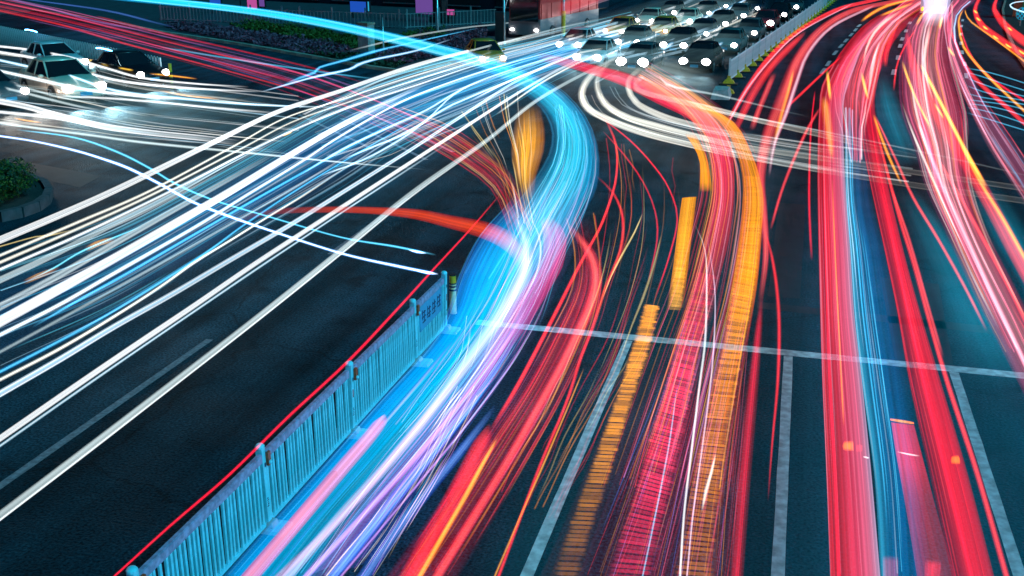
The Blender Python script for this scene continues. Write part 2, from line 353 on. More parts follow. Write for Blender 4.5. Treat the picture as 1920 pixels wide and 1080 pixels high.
bd = MB().box((.03,0,.80), (.02,1.3,.5)).mesh('sign_board'); bd.materials.append(M['signblue'])
B_ = child('sign_board', bd, fence, (0, 18.42-8.5, 0))
tx = MB(); rnd = random.Random(5)
for q in range(4):
    cy_ = -.45+.3*q
    for (dy, dz, w, h) in ((0,.08,.2,.025),(0,-.02,.22,.025),(-.07,.03,.025,.2),(.06,.0,.025,.24),(0,-.11,.18,.025)):
        tx.box((.042, cy_+dy+rnd.uniform(-.02,.02), .8+dz+rnd.uniform(-.02,.02)), (.004,w,h))
child('lettering', tx.mesh('lettering'), B_).data.materials.append(M['ink'])
# striped bollard at the end of the fence
b0 = at(850,587); bol = empty('striped_bollard', (b0[0],b0[1],0), label='yellow and white bollard with dark bands at the fence end', cat='bollard')
for nm, z0, z1, r, mt in (('tube',0,.52,.072,'cream'),('band',.52,.56,.074,'ink'),('band',.56,.60,.073,'cream'),('band',.60,.64,.074,'ink'),('band',.64,.67,.073,'cream'),('band',.67,.70,.074,'ink'),('tube',.70,.86,.073,'yellow'),('cap',.86,.885,.07,'black')):
    MB().lathe((0,0,z0), [(r,0),(r,z1-z0)], 20).build(nm, M[mt], parent=bol)
b0 = at(323,166); bol = empty('striped_bollard', (b0[0],b0[1],0), label='thin yellow and black bollard at the end of the hooped fence', cat='bollard')
for k in range(9): MB().lathe((0,0,k*.14), [(.085-.002*(k%2),0),(.085-.002*(k%2),.14)], 14).build('band', M['yellow' if k%2==0 or k>6 else 'black'], parent=bol)

# ---------------------------------------------------------------- hooped fence behind the cars on the left
h0, h1 = np.array([-58.,65.2]), np.array([-32.0,48.9]); L = np.linalg.norm(h1-h0); ang = math.atan2(*(h1-h0)[::-1])
hf = empty('hooped_fence', (*h0,0), ang, label='white hoop topped fence behind the waiting cars', cat='fence')
hm = MB(); r_ = .1
hm.tube([(-r_,0,.05)]+[(-r_*math.cos(t), 0, 1.32+r_*math.sin(t)) for t in np.linspace(0,math.pi,7)]+[(r_,0,.05)], .017, 6)
hm = hm.mesh('hoop', True); hm.materials.append(M['panelw'])
n = int(L/.36)
for k in range(n): child('hoop', hm, hf, (L*(k+.5)/n,0,0))
for z in (.12,): child('rail', MB().box((L/2,0,z), (L,.03,.045)).mesh('rail'), hf).data.materials.append(M['panelw'])
child('end_post', MB().box((L+.12,0,.7), (.07,.07,1.4)).mesh('end_post'), hf).data.materials.append(M['panelw'])

# ---------------------------------------------------------------- median barrier along the jam
bpx = [(1365,160),(1420,115),(1480,70),(1530,30),(1560,5)]
BY = np.array([at(*p)[1] for p in bpx]); BX = np.array([at(*p)[0] for p in bpx]); bpoly = np.polyfit(BY, BX, 2)
def bx(y): return float(np.polyval(bpoly, y))
med = empty('median_barrier', (bx(56),56,0), label='white picket median barrier on yellow feet beside the traffic jam', cat='barrier')
foot = MB().box((0,0,.09), (.6,.42,.16), taper=.7).box((0,0,.22), (.32,.26,.12), taper=.55).box((0,0,.34), (.16,.16,.1)).mesh('foot'); foot.materials.append(M['yellow'])
fb = MB().box((0,0,.03), (.95,.66,.06)).mesh('foot_base'); fb.materials.append(M['black'])
pk = MB().box((0,0,.72), (.03,.075,1.05)).mesh('picket'); pk.materials.append(M['panelw'])
mp = MB().box((0,0,.68), (.09,.09,1.36)).mesh('post'); mp.materials.append(M['panelw'])
ys = np.arange(56.6, 128, 2.55); npk = 0
for a, b in zip(ys[:-1], ys[1:]):
    A, B = np.array([bx(a),a]), np.array([bx(b),b]); an = math.atan2(B[0]-A[0], B[1]-A[1])
    o = child('foot', foot, med, (A[0]-bx(56), A[1]-56, .06)); child('foot_base', fb, o, (0,0,-.06))
    child('post', mp, med, (A[0]-bx(56), A[1]-56, 0))
    for z in (.24,1.2):
        C = (A+B)/2; o = child('rail', MB().box((0,0,z), (.04,float(np.linalg.norm(B-A)),.06)).mesh('rail'), med, (C[0]-bx(56),C[1]-56,0)); o.rotation_euler=(0,0,-an); o.data.materials.append(M['panelw'])
    for k in range(13):
        if npk >= 290: break
        q = A+(B-A)*(k+.7)/14; o = child('picket', pk, med, (q[0]-bx(56), q[1]-56, 0)); o.rotation_euler = (0,0,-an); npk += 1
nose = MB().box((0,0,.22), (.9,1.7,.44), taper=.75).build('barrier_end_block', M['conc'], label='pale concrete end block at the tip of the median barrier', cat='concrete block')
q = at(1352,182); nose.location = (q[0],q[1],0); 
nf = child('yellow_foot', foot, nose, (0,.9,0)); nf.location=(0.25,1.3,.0)

# ---------------------------------------------------------------- street furniture of the far pavement
def pole(px, py, h, r, label, name='pole', mt='steel', extra=None, cat='pole'):
    c = at(px, py, .15 if py < 131 else 0); o = empty(name, tuple(c), label=label, cat=cat)
    MB().lathe((0,0,0), [(r*1.9,0),(r*1.9,.05),(r*1.2,.12),(r,.3),(r*.8,h)], 12).build('shaft', M[mt], smooth=True, parent=o)
    if extra: extra(o)
    return o
pole(945,84,6, .09, 'dark street pole at the corner of the far pavement', extra=lambda o: (MB().box((-.25,0,1.2),(.6,.45,1.9)).build('control_box', M['dark'], parent=o), MB().tube([(0,0,2.2),(.5,.2,4.2)], .05, 8).build('stay', M['steel'], parent=o)))
pole(1056,68,6, .10, 'street pole with orange sleeve beside the red bus', extra=lambda o: MB().lathe((0,0,.1), [(.16,0),(.16,1.7)], 12).build('sleeve', M['yellow'], parent=o))
pole(821,72,5, .10, 'tall steel post rising out of the corner flowers')
pole(720,108,2.4, .05, 'short thin post beside the pale stone pillar')
c = at(688,104,.15); pil = empty('stone_pillar', tuple(c), R(-20), label='pale stone pillar standing in the flower bed', cat='pillar')
MB().box((0,0,.95), (.85,.6,1.9)).build('shaft', M['conc'], parent=pil); MB().box((0,0,1.96), (.95,.7,.12)).build('cap', M['kerb'], parent=pil); MB().box((0,0,.08), (1,.75,.16)).build('plinth', M['kerb'], parent=pil)
c = at(826,42,.15); col_ = empty('dark_column', tuple(c), R(-15), label='thick dark column at the top of the far pavement', cat='column')
MB().box((0,0,3), (.9,.9,6)).build('shaft', M['dark'], parent=col_); MB().box((0,0,.25), (1.5,1.3,.5)).build('plinth', M['dark'], parent=col_)
# railing along the back of the pavement
ra = [at(*p, .15)[:2] for p in ((300,38),(560,47),(760,54),(930,44))]
rl = empty('pavement_railing', (*ra[0],.15), label='dark picket railing along the back of the far pavement', cat='railing')
pkm = MB().box((0,0,.6), (.05,.05,1.15)).mesh('picket'); pkm.materials.append(M['steel']); rp_ = MB().box((0,0,.75), (.1,.1,1.5)).mesh('post'); rp_.materials.append(M['steel'])
for A, B in zip(ra[:-1], ra[1:]):
    A, B = np.array(A), np.array(B); Ln = np.linalg.norm(B-A); an = math.atan2(B[1]-A[1], B[0]-A[0]); n = int(Ln/.32)
    for k in range(n):
        q = A+(B-A)*(k+.5)/n-np.array(ra[0]); o = child('post' if k%9==0 else 'picket', rp_ if k%9==0 else pkm, rl, (*q,0)); o.rotation_euler=(0,0,an)
    for z in (.12,1.12):
        C = (A+B)/2-np.array(ra[0]); o = child('rail', MB().box((0,0,z), (Ln,.05,.06)).mesh('rail'), rl, (*C,0)); o.rotation_euler=(0,0,an); o.data.materials.append(M['steel'])
# lit boards and shop fronts behind the railing
def lit(px, py, w, h, mt, label, zc, name='lit_board', cat='lit board', rz=-15):
    c = at(px, py, .15); o = empty(name, tuple(c), R(rz), label=label, cat=cat)
    MB().box((0,.12,zc), (w+.14,.16,h+.14)).build('case', M['dark'], parent=o)
    MB().box((0,.02,zc), (w,.04,h)).build('lit_panel', M[mt], parent=o)
    b = MB()
    for sx in (-w*.4, w*.4): b.box((sx,.12,(zc-h/2)/2), (.08,.08,max(.02,zc-h/2)))
    b.build('leg', M['dark'], parent=o)
lit(474,30,1.1,2.0,'pinkpanel','glowing pink advertising board behind the railing',1.65)
lit(672,34,1.7,.9,'bluepanel','wide blue lit board right of the pink advertising board',.95)
lit(688,33,.5,.8,'cyanpanel','small cyan lit panel at the end of the blue board',.95)
lit(800,32,2.3,1.3,'violet','pale violet lit shop front left of the dark column',.9, 'shop_front','shop front')
lit(492,26,.6,1.7,'violet','narrow lilac lit board beside the pink advertising board',1.5)
lit(405,26,1.3,2.6,'bluepanel','blue lit board left of the pink advertising board',1.9)
lit(430,20,3.4,.5,'cyanpanel','long low pale lit strip behind the railing',1.75,'lit_strip')
lit(845,44,.7,.45,'pinkpanel','small pink lit panel right of the dark column',.9)
M['wall'] = mat('dark_wall', (.035,.035,.06), .7, noise=.5, nscale=.6)
c = at(560,6,.15); o = empty('low_building', tuple(c), R(-14), label='dark low building behind the lit boards at the top', cat='building')
MB().box((0,6,3), (60,10,6)).build('wall', M['wall'], parent=o); MB().box((0,6,6.2), (62,12,.4)).build('roof', M['dark'], parent=o)
for k in range(9):
    w_ = MB().box((-26+k*6.4,.97,1.6), (4.6,.06,2.4)).build('window', M['glass'], parent=o)
    MB().box((-26+k*6.4,.93,.36), (4.8,.12,.1)).build('sill', M['steel'], parent=w_)
# round red and white marker at the far right edge
c = at(1912,52); o = empty('round_marker_sign', tuple(c), R(20), label='red and white dotted round sign at the far right edge', cat='sign')
MB().tube([(0,0,0),(0,0,.9)], .06, 8).build('post', M['steel'], parent=o)
ds = MB().tube([(0,-.05,1.1),(0,.05,1.1)], .5, 24).build('disc', M['white'], parent=o)
dt = MB()
for i in range(-2,3):
    for j in range(-2,3):
        if (i+j)%2 and i*i+j*j < 7: dt.tube([(i*.17,-.058,1.1+j*.17),(i*.17,-.05,1.1+j*.17)], .085, 10)
dt.build('dots', M['redp'], parent=ds)
c = at(1925,36); o = empty('kiosk', tuple(c), R(20), label='small ochre kiosk cut by the top right corner', cat='kiosk')
MB().box((.3,.8,1.1), (1.6,1.4,2.2)).build('wall', mat('ochre_wall',(.35,.2,.05),.7,noise=.3), parent=o); MB().box((.3,.8,2.28), (1.9,1.7,.16)).build('roof', M['dark'], parent=o)
# verge beyond the far right kerb
verge = [at(*p)[:2] for p in ((1990,175),(1925,130),(1905,100),(1892,72),(1883,45),(1880,20),(1885,3))]+[(60,140),(60,45)]
slab('verge', verge, .14, M['soil'])
kerb_run(verge[:7], w=.2, z=.17, L=2.5)

# ================================================================ vehicles
def car_parts():
    D = {}
    secs = [(-2.30,.70,.34,.62),(-2.26,.80,.28,.84),(-2.05,.87,.22,.97),(-1.5,.90,.2,1.0),(-.6,.91,.2,.97),(.5,.91,.2,.95),(1.05,.90,.2,.95),(1.6,.89,.2,.88),(2.0,.85,.2,.78),(2.22,.76,.24,.68),(2.31,.62,.30,.56)]
    v, f = [], []; prof = None
    for x, w, zb, zt in secs:
        h = zt-zb
        half = [(0,zb),(w*.8,zb),(w*.97,zb+.12*h),(w,zb+.42*h),(w*.985,zb+.7*h),(w*.93,zb+.9*h),(w*.8,zt),(w*.4,zt+.022),(0,zt+.03)]
        ring = half+[(-y,z) for y, z in half[-2:0:-1]]
        v += [(x,y,z) for y, z in ring]
    n = 16
    for i in range(len(secs)-1): f += [(i*n+k, i*n+(k+1)%n, (i+1)*n+(k+1)%n, (i+1)*n+k) for k in range(n)]
    f += [tuple(range(n-1,-1,-1)), tuple((len(secs)-1)*n+k for k in range(n))]
    D['body'] = pmesh('body', v, f, True)
    # greenhouse: glass loft, roof, pillars
    bot = [(1.12,.62),(.95,.79),(-.35,.83),(-1.35,.80),(-1.85,.6)]; top = [(.22,.50),(.12,.585),(-.4,.61),(-.95,.58),(-1.15,.46)]
    zb, zt = .93, 1.42
    b3 = [(x,y,zb) for x, y in bot]; t3 = [(x,y,zt) for x, y in top]
    B3 = b3+[(x,-y,z) for x, y, z in b3[::-1]]; T3 = t3+[(x,-y,z) for x, y, z in t3[::-1]]; k = len(B3)
    D['windows'] = pmesh('windows', B3+T3, [(i,(i+1)%k,k+(i+1)%k,k+i) for i in range(k)]+[tuple(range(k,2*k))])
    rr = [(x*1.0,y*1.03,zt-.012) for x, y, z in T3]; r2 = [(x*.9-.04,y*.86,zt+.05) for x, y, z in T3]
    D['roof'] = pmesh('roof', rr+r2, [(i,(i+1)%k,k+(i+1)%k,k+i) for i in range(k)]+[tuple(range(k,2*k)), tuple(range(k-1,-1,-1))], True)
    pl = MB()
    for s in (1,-1):
        for i, w in ((1,.06),(2,.07),(3,.09)):
            pl.bar((b3[i][0],s*(b3[i][1]+.004),zb-.02), (t3[i][0],s*(t3[i][1]+.006),zt+.01), w, .03)
        pl.bar((b3[4][0],s*b3[4][1],zb-.02),(t3[4][0],s*t3[4][1],zt+.01),.07,.03)
        pl.bar((b3[1][0],s*(b3[1][1]+.01),zb),(b3[3][0],s*(b3[3][1]+.01),zb),.03,.03)
    D['pillars'] = pl.mesh('pillars')
    ty = MB(); 
    prof = [(.24,-.11),(.31,-.1),(.325,-.06),(.325,.06),(.31,.1),(.24,.11)]
    def wheel(rs, zs, nn=20):
        v = [(r*math.cos(2*math.pi*q/nn), z, r*math.sin(2*math.pi*q/nn)) for r, z in zip(rs, zs) for q in range(nn)]
        m = len(rs); return v, [(i*nn+q, i*nn+(q+1)%nn, (i+1)*nn+(q+1)%nn, (i+1)*nn+q) for i in range(m-1) for q in range(nn)]
    v, f = wheel([p[0] for p in prof], [p[1] for p in prof]); D['tyre'] = pmesh('tyre', v, f, True)
    v, f = wheel([.02,.24],[.085,.08]); v2, f2 = wheel([.24,.02],[-.08,-.085]); rm = MB().add(v,f).add(v2,f2)
    D['rim_back'] = rm.mesh('rim_back')
    sp = MB()
    for q in range(10):
        a = 2*math.pi*q/10
        for s in (1,-1): sp.bar((.03*math.cos(a),s*.1,.03*math.sin(a)), (.225*math.cos(a),s*.094,.225*math.sin(a)), .035, .03)
    v, f = wheel([.205,.24,.245,.21],[.09,.1,.085,.08]); sp.add(v,f); sp.add([(x,-y,z) for x,y,z in v], f); D['rim'] = sp.mesh('rim')
    ar = MB()
    v, f = wheel([.30,.385],[.0,.0]); D['wheel_arch'] = pmesh('wheel_arch', v, f)
    # squashed lens shaped headlamp
    b = bmesh.new(); bmesh.ops.create_uvsphere(b, u_segments=12, v_segments=8, radius=1); bmesh.ops.scale(b, vec=(.1,.17,.085), verts=b.verts); me = bpy.data.meshes.new('headlight'); b.to_mesh(me); b.free(); D['headlight'] = me
    b = bmesh.new(); bmesh.ops.create_uvsphere(b, u_segments=10, v_segments=6, radius=1); bmesh.ops.scale(b, vec=(.07,.11,.075), verts=b.verts); me = bpy.data.meshes.new('mirror'); b.to_mesh(me); b.free(); D['mirror'] = me
    gr = MB()
    for q in range(4): gr.box((0,0,-.06+.045*q), (.03,.9-.05*q,.022))
    D['grille'] = gr.mesh('grille'); D['bumper_intake'] = MB().box((0,0,0), (.05,1.15,.12)).mesh('bumper_intake')
    D['number_plate'] = MB().box((0,0,0), (.02,.44,.14)).mesh('number_plate')
    D['door_seam'] = MB().box((0,0,.62), (.012,.012,.5)).mesh('door_seam'); D['door_handle'] = MB().box((0,0,.80), (.16,.02,.025)).mesh('door_handle')
    for k_, mt in dict(windows='glass', tyre='rubber', rim_back='dark', rim='rim', wheel_arch='black', headlight='head', grille='chrome', bumper_intake='black', number_plate='signblue', door_seam='black', door_handle='chrome').items(): D[k_].materials.append(M[mt])
    return D
CP = car_parts()
M['lampoff'] = emit('dim_lamp', (.8,.9,1), 1.2)
def carpaint(o, mt):
    if not o.data.materials: o.data.materials.append(mt)
    o.material_slots[0].link = 'OBJECT'; o.material_slots[0].material = mt
def car(loc, rz, paint, label, scale=(1,1,1), name='waiting_car', group=None, cat='car', lamp='head', spot=0, lampgain=1.0, warm=None):
    root = empty(name, (loc[0],loc[1],0), rz, label=label, cat=cat, group=group); root.scale = scale
    for k in ('body','roof','pillars'): carpaint(child(k, CP[k], root), paint)
    child('windows', CP['windows'], root)
    for s in (1,-1):
        for x in (1.0,-.38,-1.35): child('door_seam', CP['door_seam'], root, (x,s*.897,0))
        for x in (-.2,-1.15): child('door_handle', CP['door_handle'], root, (x,s*.905,0))
    for x in (1.38,-1.36):
        for s in (1,-1):
            w = child('tyre', CP['tyre'], root, (x, s*.815, .325)); child('rim_back', CP['rim_back'], w); child('rim', CP['rim'], w, (0,0,0))
            a = child('wheel_arch', CP['wheel_arch'], root, (x, s*.913, .335))
    for s in (1,-1):
        h = child('headlight', CP['headlight'], root, (2.24, s*.62, .655)); h.scale = (1.3,1.05*lampgain,1.65*lampgain)
        carpaint(child('mirror', CP['mirror'], root, (.72, s*.97, .98)), paint)
    child('grille', CP['grille'], root, (2.28,0,.55)); child('bumper_intake', CP['bumper_intake'], root, (2.27,0,.33)); child('number_plate', CP['number_plate'], root, (2.335,0,.43))
    if spot:
        for s in (1,-1):
            ld = bpy.data.lights.new('headlight_beam','SPOT'); ld.energy = spot; ld.spot_size = R(60); ld.spot_blend = .8; ld.shadow_soft_size = .1; ld.color = (.5,.88,1); ld.energy = spot*.9; ld.color = warm or ld.color
            lo = bpy.data.objects.new('headlight_beam', ld); COL.objects.link(lo); lo.parent = root; lo.location = (2.52, s*.62, .66)
            lo.rotation_euler = Vector((0,0,-1)).rotation_difference(Vector((1,0,-.33 if not warm else -.12))).to_euler()
    return root
PT = dict(black=paintmat('paint_black',(.012,.014,.016)), navy=paintmat('paint_navy',(.02,.035,.06)), silver=paintmat('paint_silver',(.10,.12,.13)), white=paintmat('paint_white',(.75,.7,.7)),
          orange=paintmat('paint_orange',(.9,.32,.04)), tan=paintmat('paint_tan',(.98,.72,.55)), grey=paintmat('paint_grey',(.12,.13,.14)), red=paintmat('paint_red',(.4,.03,.04)), teal=paintmat('paint_teal',(.04,.14,.15)))
# the traffic jam: lanes left of the median barrier, heading towards us
def jam(lane, y, pk, label, sc=1.0, dx=0, spot=0, lg=1.0):
    off = 2.55+3.15*lane; x = bx(y)-off+dx
    tang = math.atan2(-(bx(y+2)-bx(y-2))/4, -1)    # heading -tangent
    hx, hy = -(bx(y+2)-bx(y-2))/4, -1
    rz = math.atan2(hy, hx)
    car((x-hx*2.3*sc, y-hy*2.3*sc), rz, PT[pk], label, (sc,sc,sc), group='cars waiting in the jam', spot=spot, lampgain=lg)
J = [(0,60.2,'black','black sedan at the head of the lane beside the white median barrier',1.02,0,250,1.35),
 (0,69.4,'teal','dark teal car second in line along the white median barrier',1,0,0,1.1),
 (0,77.8,'grey','grey car third in line along the white median barrier',1,0,0,1.1),
 (0,86,'red','dark red car fourth in line along the white median barrier',1,0,0,1.5),
 (0,94.5,'black','black car fifth in line along the white median barrier',1,0,0,1.2),
 (0,103.5,'silver','dark silver car farthest up the lane by the median barrier, at the top edge',1,0,0,1.2),
 (1,59.2,'silver','dark silver car with the brightest headlights, front of the second jam lane',1.0,-.1,300,1.7),
 (1,68.2,'black','black car right behind the one with the brightest headlights',1.04,.2,0,1.2),
 (1,76.3,'navy','navy car third back in the second jam lane',1,.1,0,1),
 (1,84.4,'black','black car fourth back in the second jam lane',1,0,0,1.2),
 (1,92.5,'grey','grey car fifth back in the second jam lane',1,.1,0,1.2),
 (1,101,'navy','navy car sixth back in the second jam lane near the top edge',1,0,0,1),
 (2,60.8,'white','white car at the front of the third jam lane, behind white streaks',1.0,0,250,1.3),
 (2,69.5,'silver','dark silver car second back in the third jam lane',1.0,.1,0,1.1),
 (2,77.6,'orange','orange taxi third back in the third jam lane, above the dark silver car',1.0,.1,0,.8),
 (2,86,'tan','tan taxi fourth back in the third jam lane',1.0,.1,0,1.2),
 (2,94.6,'black','black car fifth back in the third jam lane',1.0,0,0,1),
 (2,103,'grey','grey car sixth back in the third jam lane near the top edge',1.0,0,0,1),
 (3,67,'white','pale car at the front of the fourth jam lane, almost lost in streaks',1.0,.1,200,1.2),
 (3,76.5,'orange','orange taxi in the fourth jam lane nearest the red bus',1.0,.4,0,.9),
 (3,85.5,'tan','tan taxi behind the orange one in the fourth jam lane',1.0,.4,0,1),
 (3,94,'black','black car at the back of the fourth jam lane beside the poles',1.0,.3,0,1.2)]
for lane, y, pk, lb, sc, dx, spot, lg in J: jam(lane, y, pk, lb, sc, dx, spot, lg)
# taxi nosing round the corner beside the flowers
q = at(905,124); car((q[0],q[1]+.5), R(-62), PT['orange'], 'orange taxi at the corner under the cyan streak', (1,1,1), spot=25, lampgain=.9)
# three cars on the left street
sd_ = math.atan2(-.537,.844)
def left(px, py, pk, label, sc, rz=0, spot=30, warm=None):
    fw = at(px, py)[:2]; c, s = math.cos(sd_+rz), math.sin(sd_+rz)
    lx, ly = 1.38*sc, -.9*sc
    car((fw[0]-(lx*c-ly*s), fw[1]-(lx*s+ly*c)), sd_+rz, PT[pk], label, (sc,sc,sc), group='cars on the left street', spot=spot, warm=warm)
left(100,197,'tan','pale tan taxi with bright headlights beside the white car on the left street',1.27,0,2000)
left(-38,206,'grey','grey car with glaring headlights cut by the left edge',1.13,.14,1500,(1,.93,.85))
left(92,143,'white','white car behind the tan taxi on the left street',1.12,.05,600)
left(238,166,'black','black sedan in front of the hooped fence on the left street',1.13,.08,2000)
# blue light bars on two of their roofs
for (px, py, lb) in ((58,58,'blue glowing light bar above the white car on the left'), (195,93,'blue glowing light bar above the black sedan on the left')):
    p = at(px, py, 1.66); o = MB().tube([(-1.0,0,0),(-.5,0,.04),(.5,0,.04),(1.0,0,0)], .035, 8).build('roof_light', M['bluelamp'], label=lb, cat='lamp'); o.location = p; o.rotation_euler = (0,0,sd_)
# bus with red upper side at the top
q = at(1046,79); hx, hy = -.19,-1; rz = math.atan2(hy,hx)
bus = empty('parked_bus', (q[0]-1.5,q[1]+6,0), rz, label='red and white bus beside the jam at the top edge', cat='bus')
M['busred'] = paintmat('bus_red',(.62,.03,.035)); M['buswhite'] = paintmat('bus_white',(.22,.22,.24))
MB().box((0,0,.95), (11.4,2.5,1.1)).build('lower_body', M['buswhite'], parent=bus)
MB().box((0,0,2.95), (11.4,2.46,.8), taper=.96).build('upper_body', M['busred'], parent=bus)
MB().box((0,0,2.02), (11.3,2.42,1.06)).build('side_panel', M['busred'], parent=bus)
for s in (1,-1):
    for k in range(7): MB().box((-5.4+k*1.8,s*1.225,2.02), (.12,.05,1.06)).build('window_post', M['busred'], parent=bus)
    for x in (3.6,-3.2):
        w = child('tyre', CP['tyre'], bus, (x,s*1.17,.48)); w.scale=(1.48,1.3,1.48); child('rim', CP['rim'], w)
    h = child('headlight', CP['headlight'], bus, (5.72,s*.95,.75))
MB().box((5.72,0,2.1), (.06,2.2,1.5)).build('windscreen', M['glass'], parent=bus)
# pale van at the top, in the middle of the pink streams
q = at(1755,34); van = empty('delivery_van', (q[0],q[1]+2.6,0), R(82), label='pale lilac lit van among the pink streaks at the top edge', cat='van')
M['vanw'] = mat('van_white', (.8,.78,.85), .4)
MB().box((0,0,1.45), (5.0,2.1,2.1)).build('box_body', M['vanw'], parent=van); MB().box((3.2,0,1.1), (1.5,1.95,1.5), taper=.85).build('cab', PT['white'], parent=van)
for s in (1,-1):
    for x in (3.0,-1.6):
        w = child('tyre', CP['tyre'], van, (x,s*.9,.36)); w.scale=(1.1,1.1,1.1); child('rim', CP['rim'], w)
    MB().box((-2.53,s*.85,.75), (.06,.14,.3)).build('tail_light', M['amberlamp'], parent=van)
MB().box((-2.52,0,1.5), (.04,.03,1.9)).build('door_seam', M['dark'], parent=van)

# ================================================================ light trails (light hanging over the road at lamp height)
def cr(P, step=16.0):
    """Catmull-Rom through control rows P (first two columns are photograph pixels)"""
    P = np.array(P, float)
    if len(P) == 2: P = np.vstack([P[0], P.mean(0), P[1]])
    Q = np.vstack([2*P[0]-P[1], P, 2*P[-1]-P[-2]]); out = []
    for i in range(1, len(Q)-2):
        p0, p1, p2, p3 = Q[i-1:i+3]; n = max(2, int(np.linalg.norm((p2-p1)[:2])/step))
        for k in range(n):
            t = k/n; out.append(.5*((2*p1)+(-p0+p2)*t+(2*p0-5*p1+4*p2-p3)*t*t+(-p0+3*p1-3*p2+p3)*t**3))
    out.append(P[-1]); return np.array(out)
def off(p): return p[0] <= 2 or p[0] >= 1918 or p[1] <= 2 or p[1] >= 1078
def hts(h, n):
    if hasattr(h, '__len__'): return np.interp(np.linspace(0,1,n), np.linspace(0,1,len(h)), h)
    return np.full(n, float(h))
def gains(n, a_off, b_off, fade, rnd, wob=.12):
    t = np.linspace(0,1,n); g = np.ones(n)
    fa, fb = fade
    if not a_off and fa > 0: g *= np.clip(t/fa, 0, 1)
    if not b_off and fb > 0: g *= np.clip((1-t)/fb, 0, 1)
    ph = rnd.uniform(0,6.28); g *= 1+wob*np.sin(t*rnd.uniform(7,15)+ph)*np.sin(t*rnd.uniform(2,5)+ph*2)
    return g
def extend(A, a_off, b_off, L=14.0):
    A = list(A)
    if a_off: A.insert(0, A[0]+(A[0]-A[1])/np.linalg.norm(A[0]-A[1])*L)
    if b_off: A.append(A[-1]+(A[-1]-A[-2])/np.linalg.norm(A[-1]-A[-2])*L)
    return np.array(A)
class TM:
    """trail mesh: geometry plus its glow, pattern and lengthwise coordinates"""
    def __init__(s): s.v=[]; s.f=[]; s.g=[]; s.p=[]; s.u=[]; s.banded=False; s.occ=0.0
    def tube(s, P, r, rings, gain, n=6):
        P = np.asarray(P); m = len(P); T = np.gradient(P, axis=0); T /= np.linalg.norm(T, axis=1)[:,None]
        U = np.cross(T, [0,0,1.0]); U /= np.linalg.norm(U, axis=1)[:,None]+1e-9; Wv = np.cross(U, T)
        ln = np.r_[0, np.cumsum(np.linalg.norm(np.diff(P, axis=0), axis=1))]
        for sc, c in rings:
            b = len(s.v)
            for i in range(m):
                for k in range(n):
                    a = 2*math.pi*k/n; s.v.append(P[i]+(U[i]*math.cos(a)+Wv[i]*math.sin(a))*r[i]*sc); s.g.append((*(x*gain[i] for x in c),s.occ*min(1,gain[i]))); s.p.append((.18,0,1.2)); s.u.append((0, ln[i], 0))
            s.f += [(b+i*n+k, b+i*n+(k+1)%n, b+(i+1)*n+(k+1)%n, b+(i+1)*n+k) for i in range(m-1) for k in range(n)]
    def band(s, PL, PR, stops, gain, th=.05, stripe=.6, soft=.35, freq=6, K=12):
        s.banded = True; PL, PR = np.asarray(PL), np.asarray(PR); m = len(PL); C = (PL+PR)/2; ln = np.r_[0, np.cumsum(np.linalg.norm(np.diff(C, axis=0), axis=1))]
        us = np.linspace(-1,1,K+1); su = [q[0] for q in stops]; cols = np.array([q[1] for q in stops]); cc = np.stack([np.interp(us, su, cols[:,j]) for j in range(3)], 1)
        ring = [(k,1) for k in range(K+1)]+[(k,-1) for k in range(K-1,0,-1)]; n = len(ring); b = len(s.v)
        for i in range(m):
            for k, sg in ring:
                u = us[k]; p = C[i]+(PR[i]-PL[i])*.5*u; p = p+np.array([0,0,sg*th*.5*(1-u*u)])
                s.v.append(p); s.g.append((*(cc[k]*gain[i]),s.occ*min(1,gain[i]))); s.p.append((stripe,soft,freq)); s.u.append((u,ln[i],0))
        s.f += [(b+i*n+k, b+i*n+(k+1)%n, b+(i+1)*n+(k+1)%n, b+(i+1)*n+k) for i in range(m-1) for k in range(n)]
    def ticks(s, PL, PR, col, gain, period, w, th=.03):
        """bars left by a flickering lamp: short crosswise pieces along the band"""
        PL, PR = np.asarray(PL), np.asarray(PR); C = (PL+PR)/2; ln = np.r_[0, np.cumsum(np.linalg.norm(np.diff(C, axis=0), axis=1))]
        x = 0; rnd = random.Random(3)
        while x < ln[-1]:
            f = lambda A, q: np.array([np.interp(q, ln, A[:,j]) for j in range(3)])
            jit = rnd.uniform(-.1,.1); a, c = f(PL,x), f(PR,x); a, c = a+(c-a)*(.03+abs(jit)*.6), c-(c-a)*(.03+abs(jit)); d = f(C, min(x+.1, ln[-1]))-f(C, max(x-.1,0)); d = d/np.linalg.norm(d)*w/2
            gg = float(np.interp(x, ln, gain))*rnd.choice((.5,.8,.9,1,1.15)); b = len(s.v); mid=(a+c)/2+d*rnd.uniform(-.5,.5)
            e1, e2 = rnd.uniform(.1,.3), rnd.uniform(.7,.9)          # soft ends, bright middle
            for z in (-th/2, th/2):
                for k, wf_, sg in ((0,.35,.0),(e1,1,.9),(.5,.8,1.0),(e2,1,.9),(1,.35,.0)):
                    for dd in (-1,1):
                        s.v.append(a+(c-a)*k+d*dd*wf_+(mid-(a+c)/2)*(1-abs(2*k-1))+np.array([0,0,z])); s.g.append((*(t*gg*sg for t in col),0)); s.p.append((0,0,1)); s.u.append((0,0,0))
            for q in range(4):
                i = b+2*q; s.f += [(i,i+1,i+3,i+2), (i+10,i+12,i+13,i+11)]
                s.f += [(i,i+2,i+12,i+10), (i+1,i+11,i+13,i+3)]
            x += period*rnd.uniform(.86,1.14)
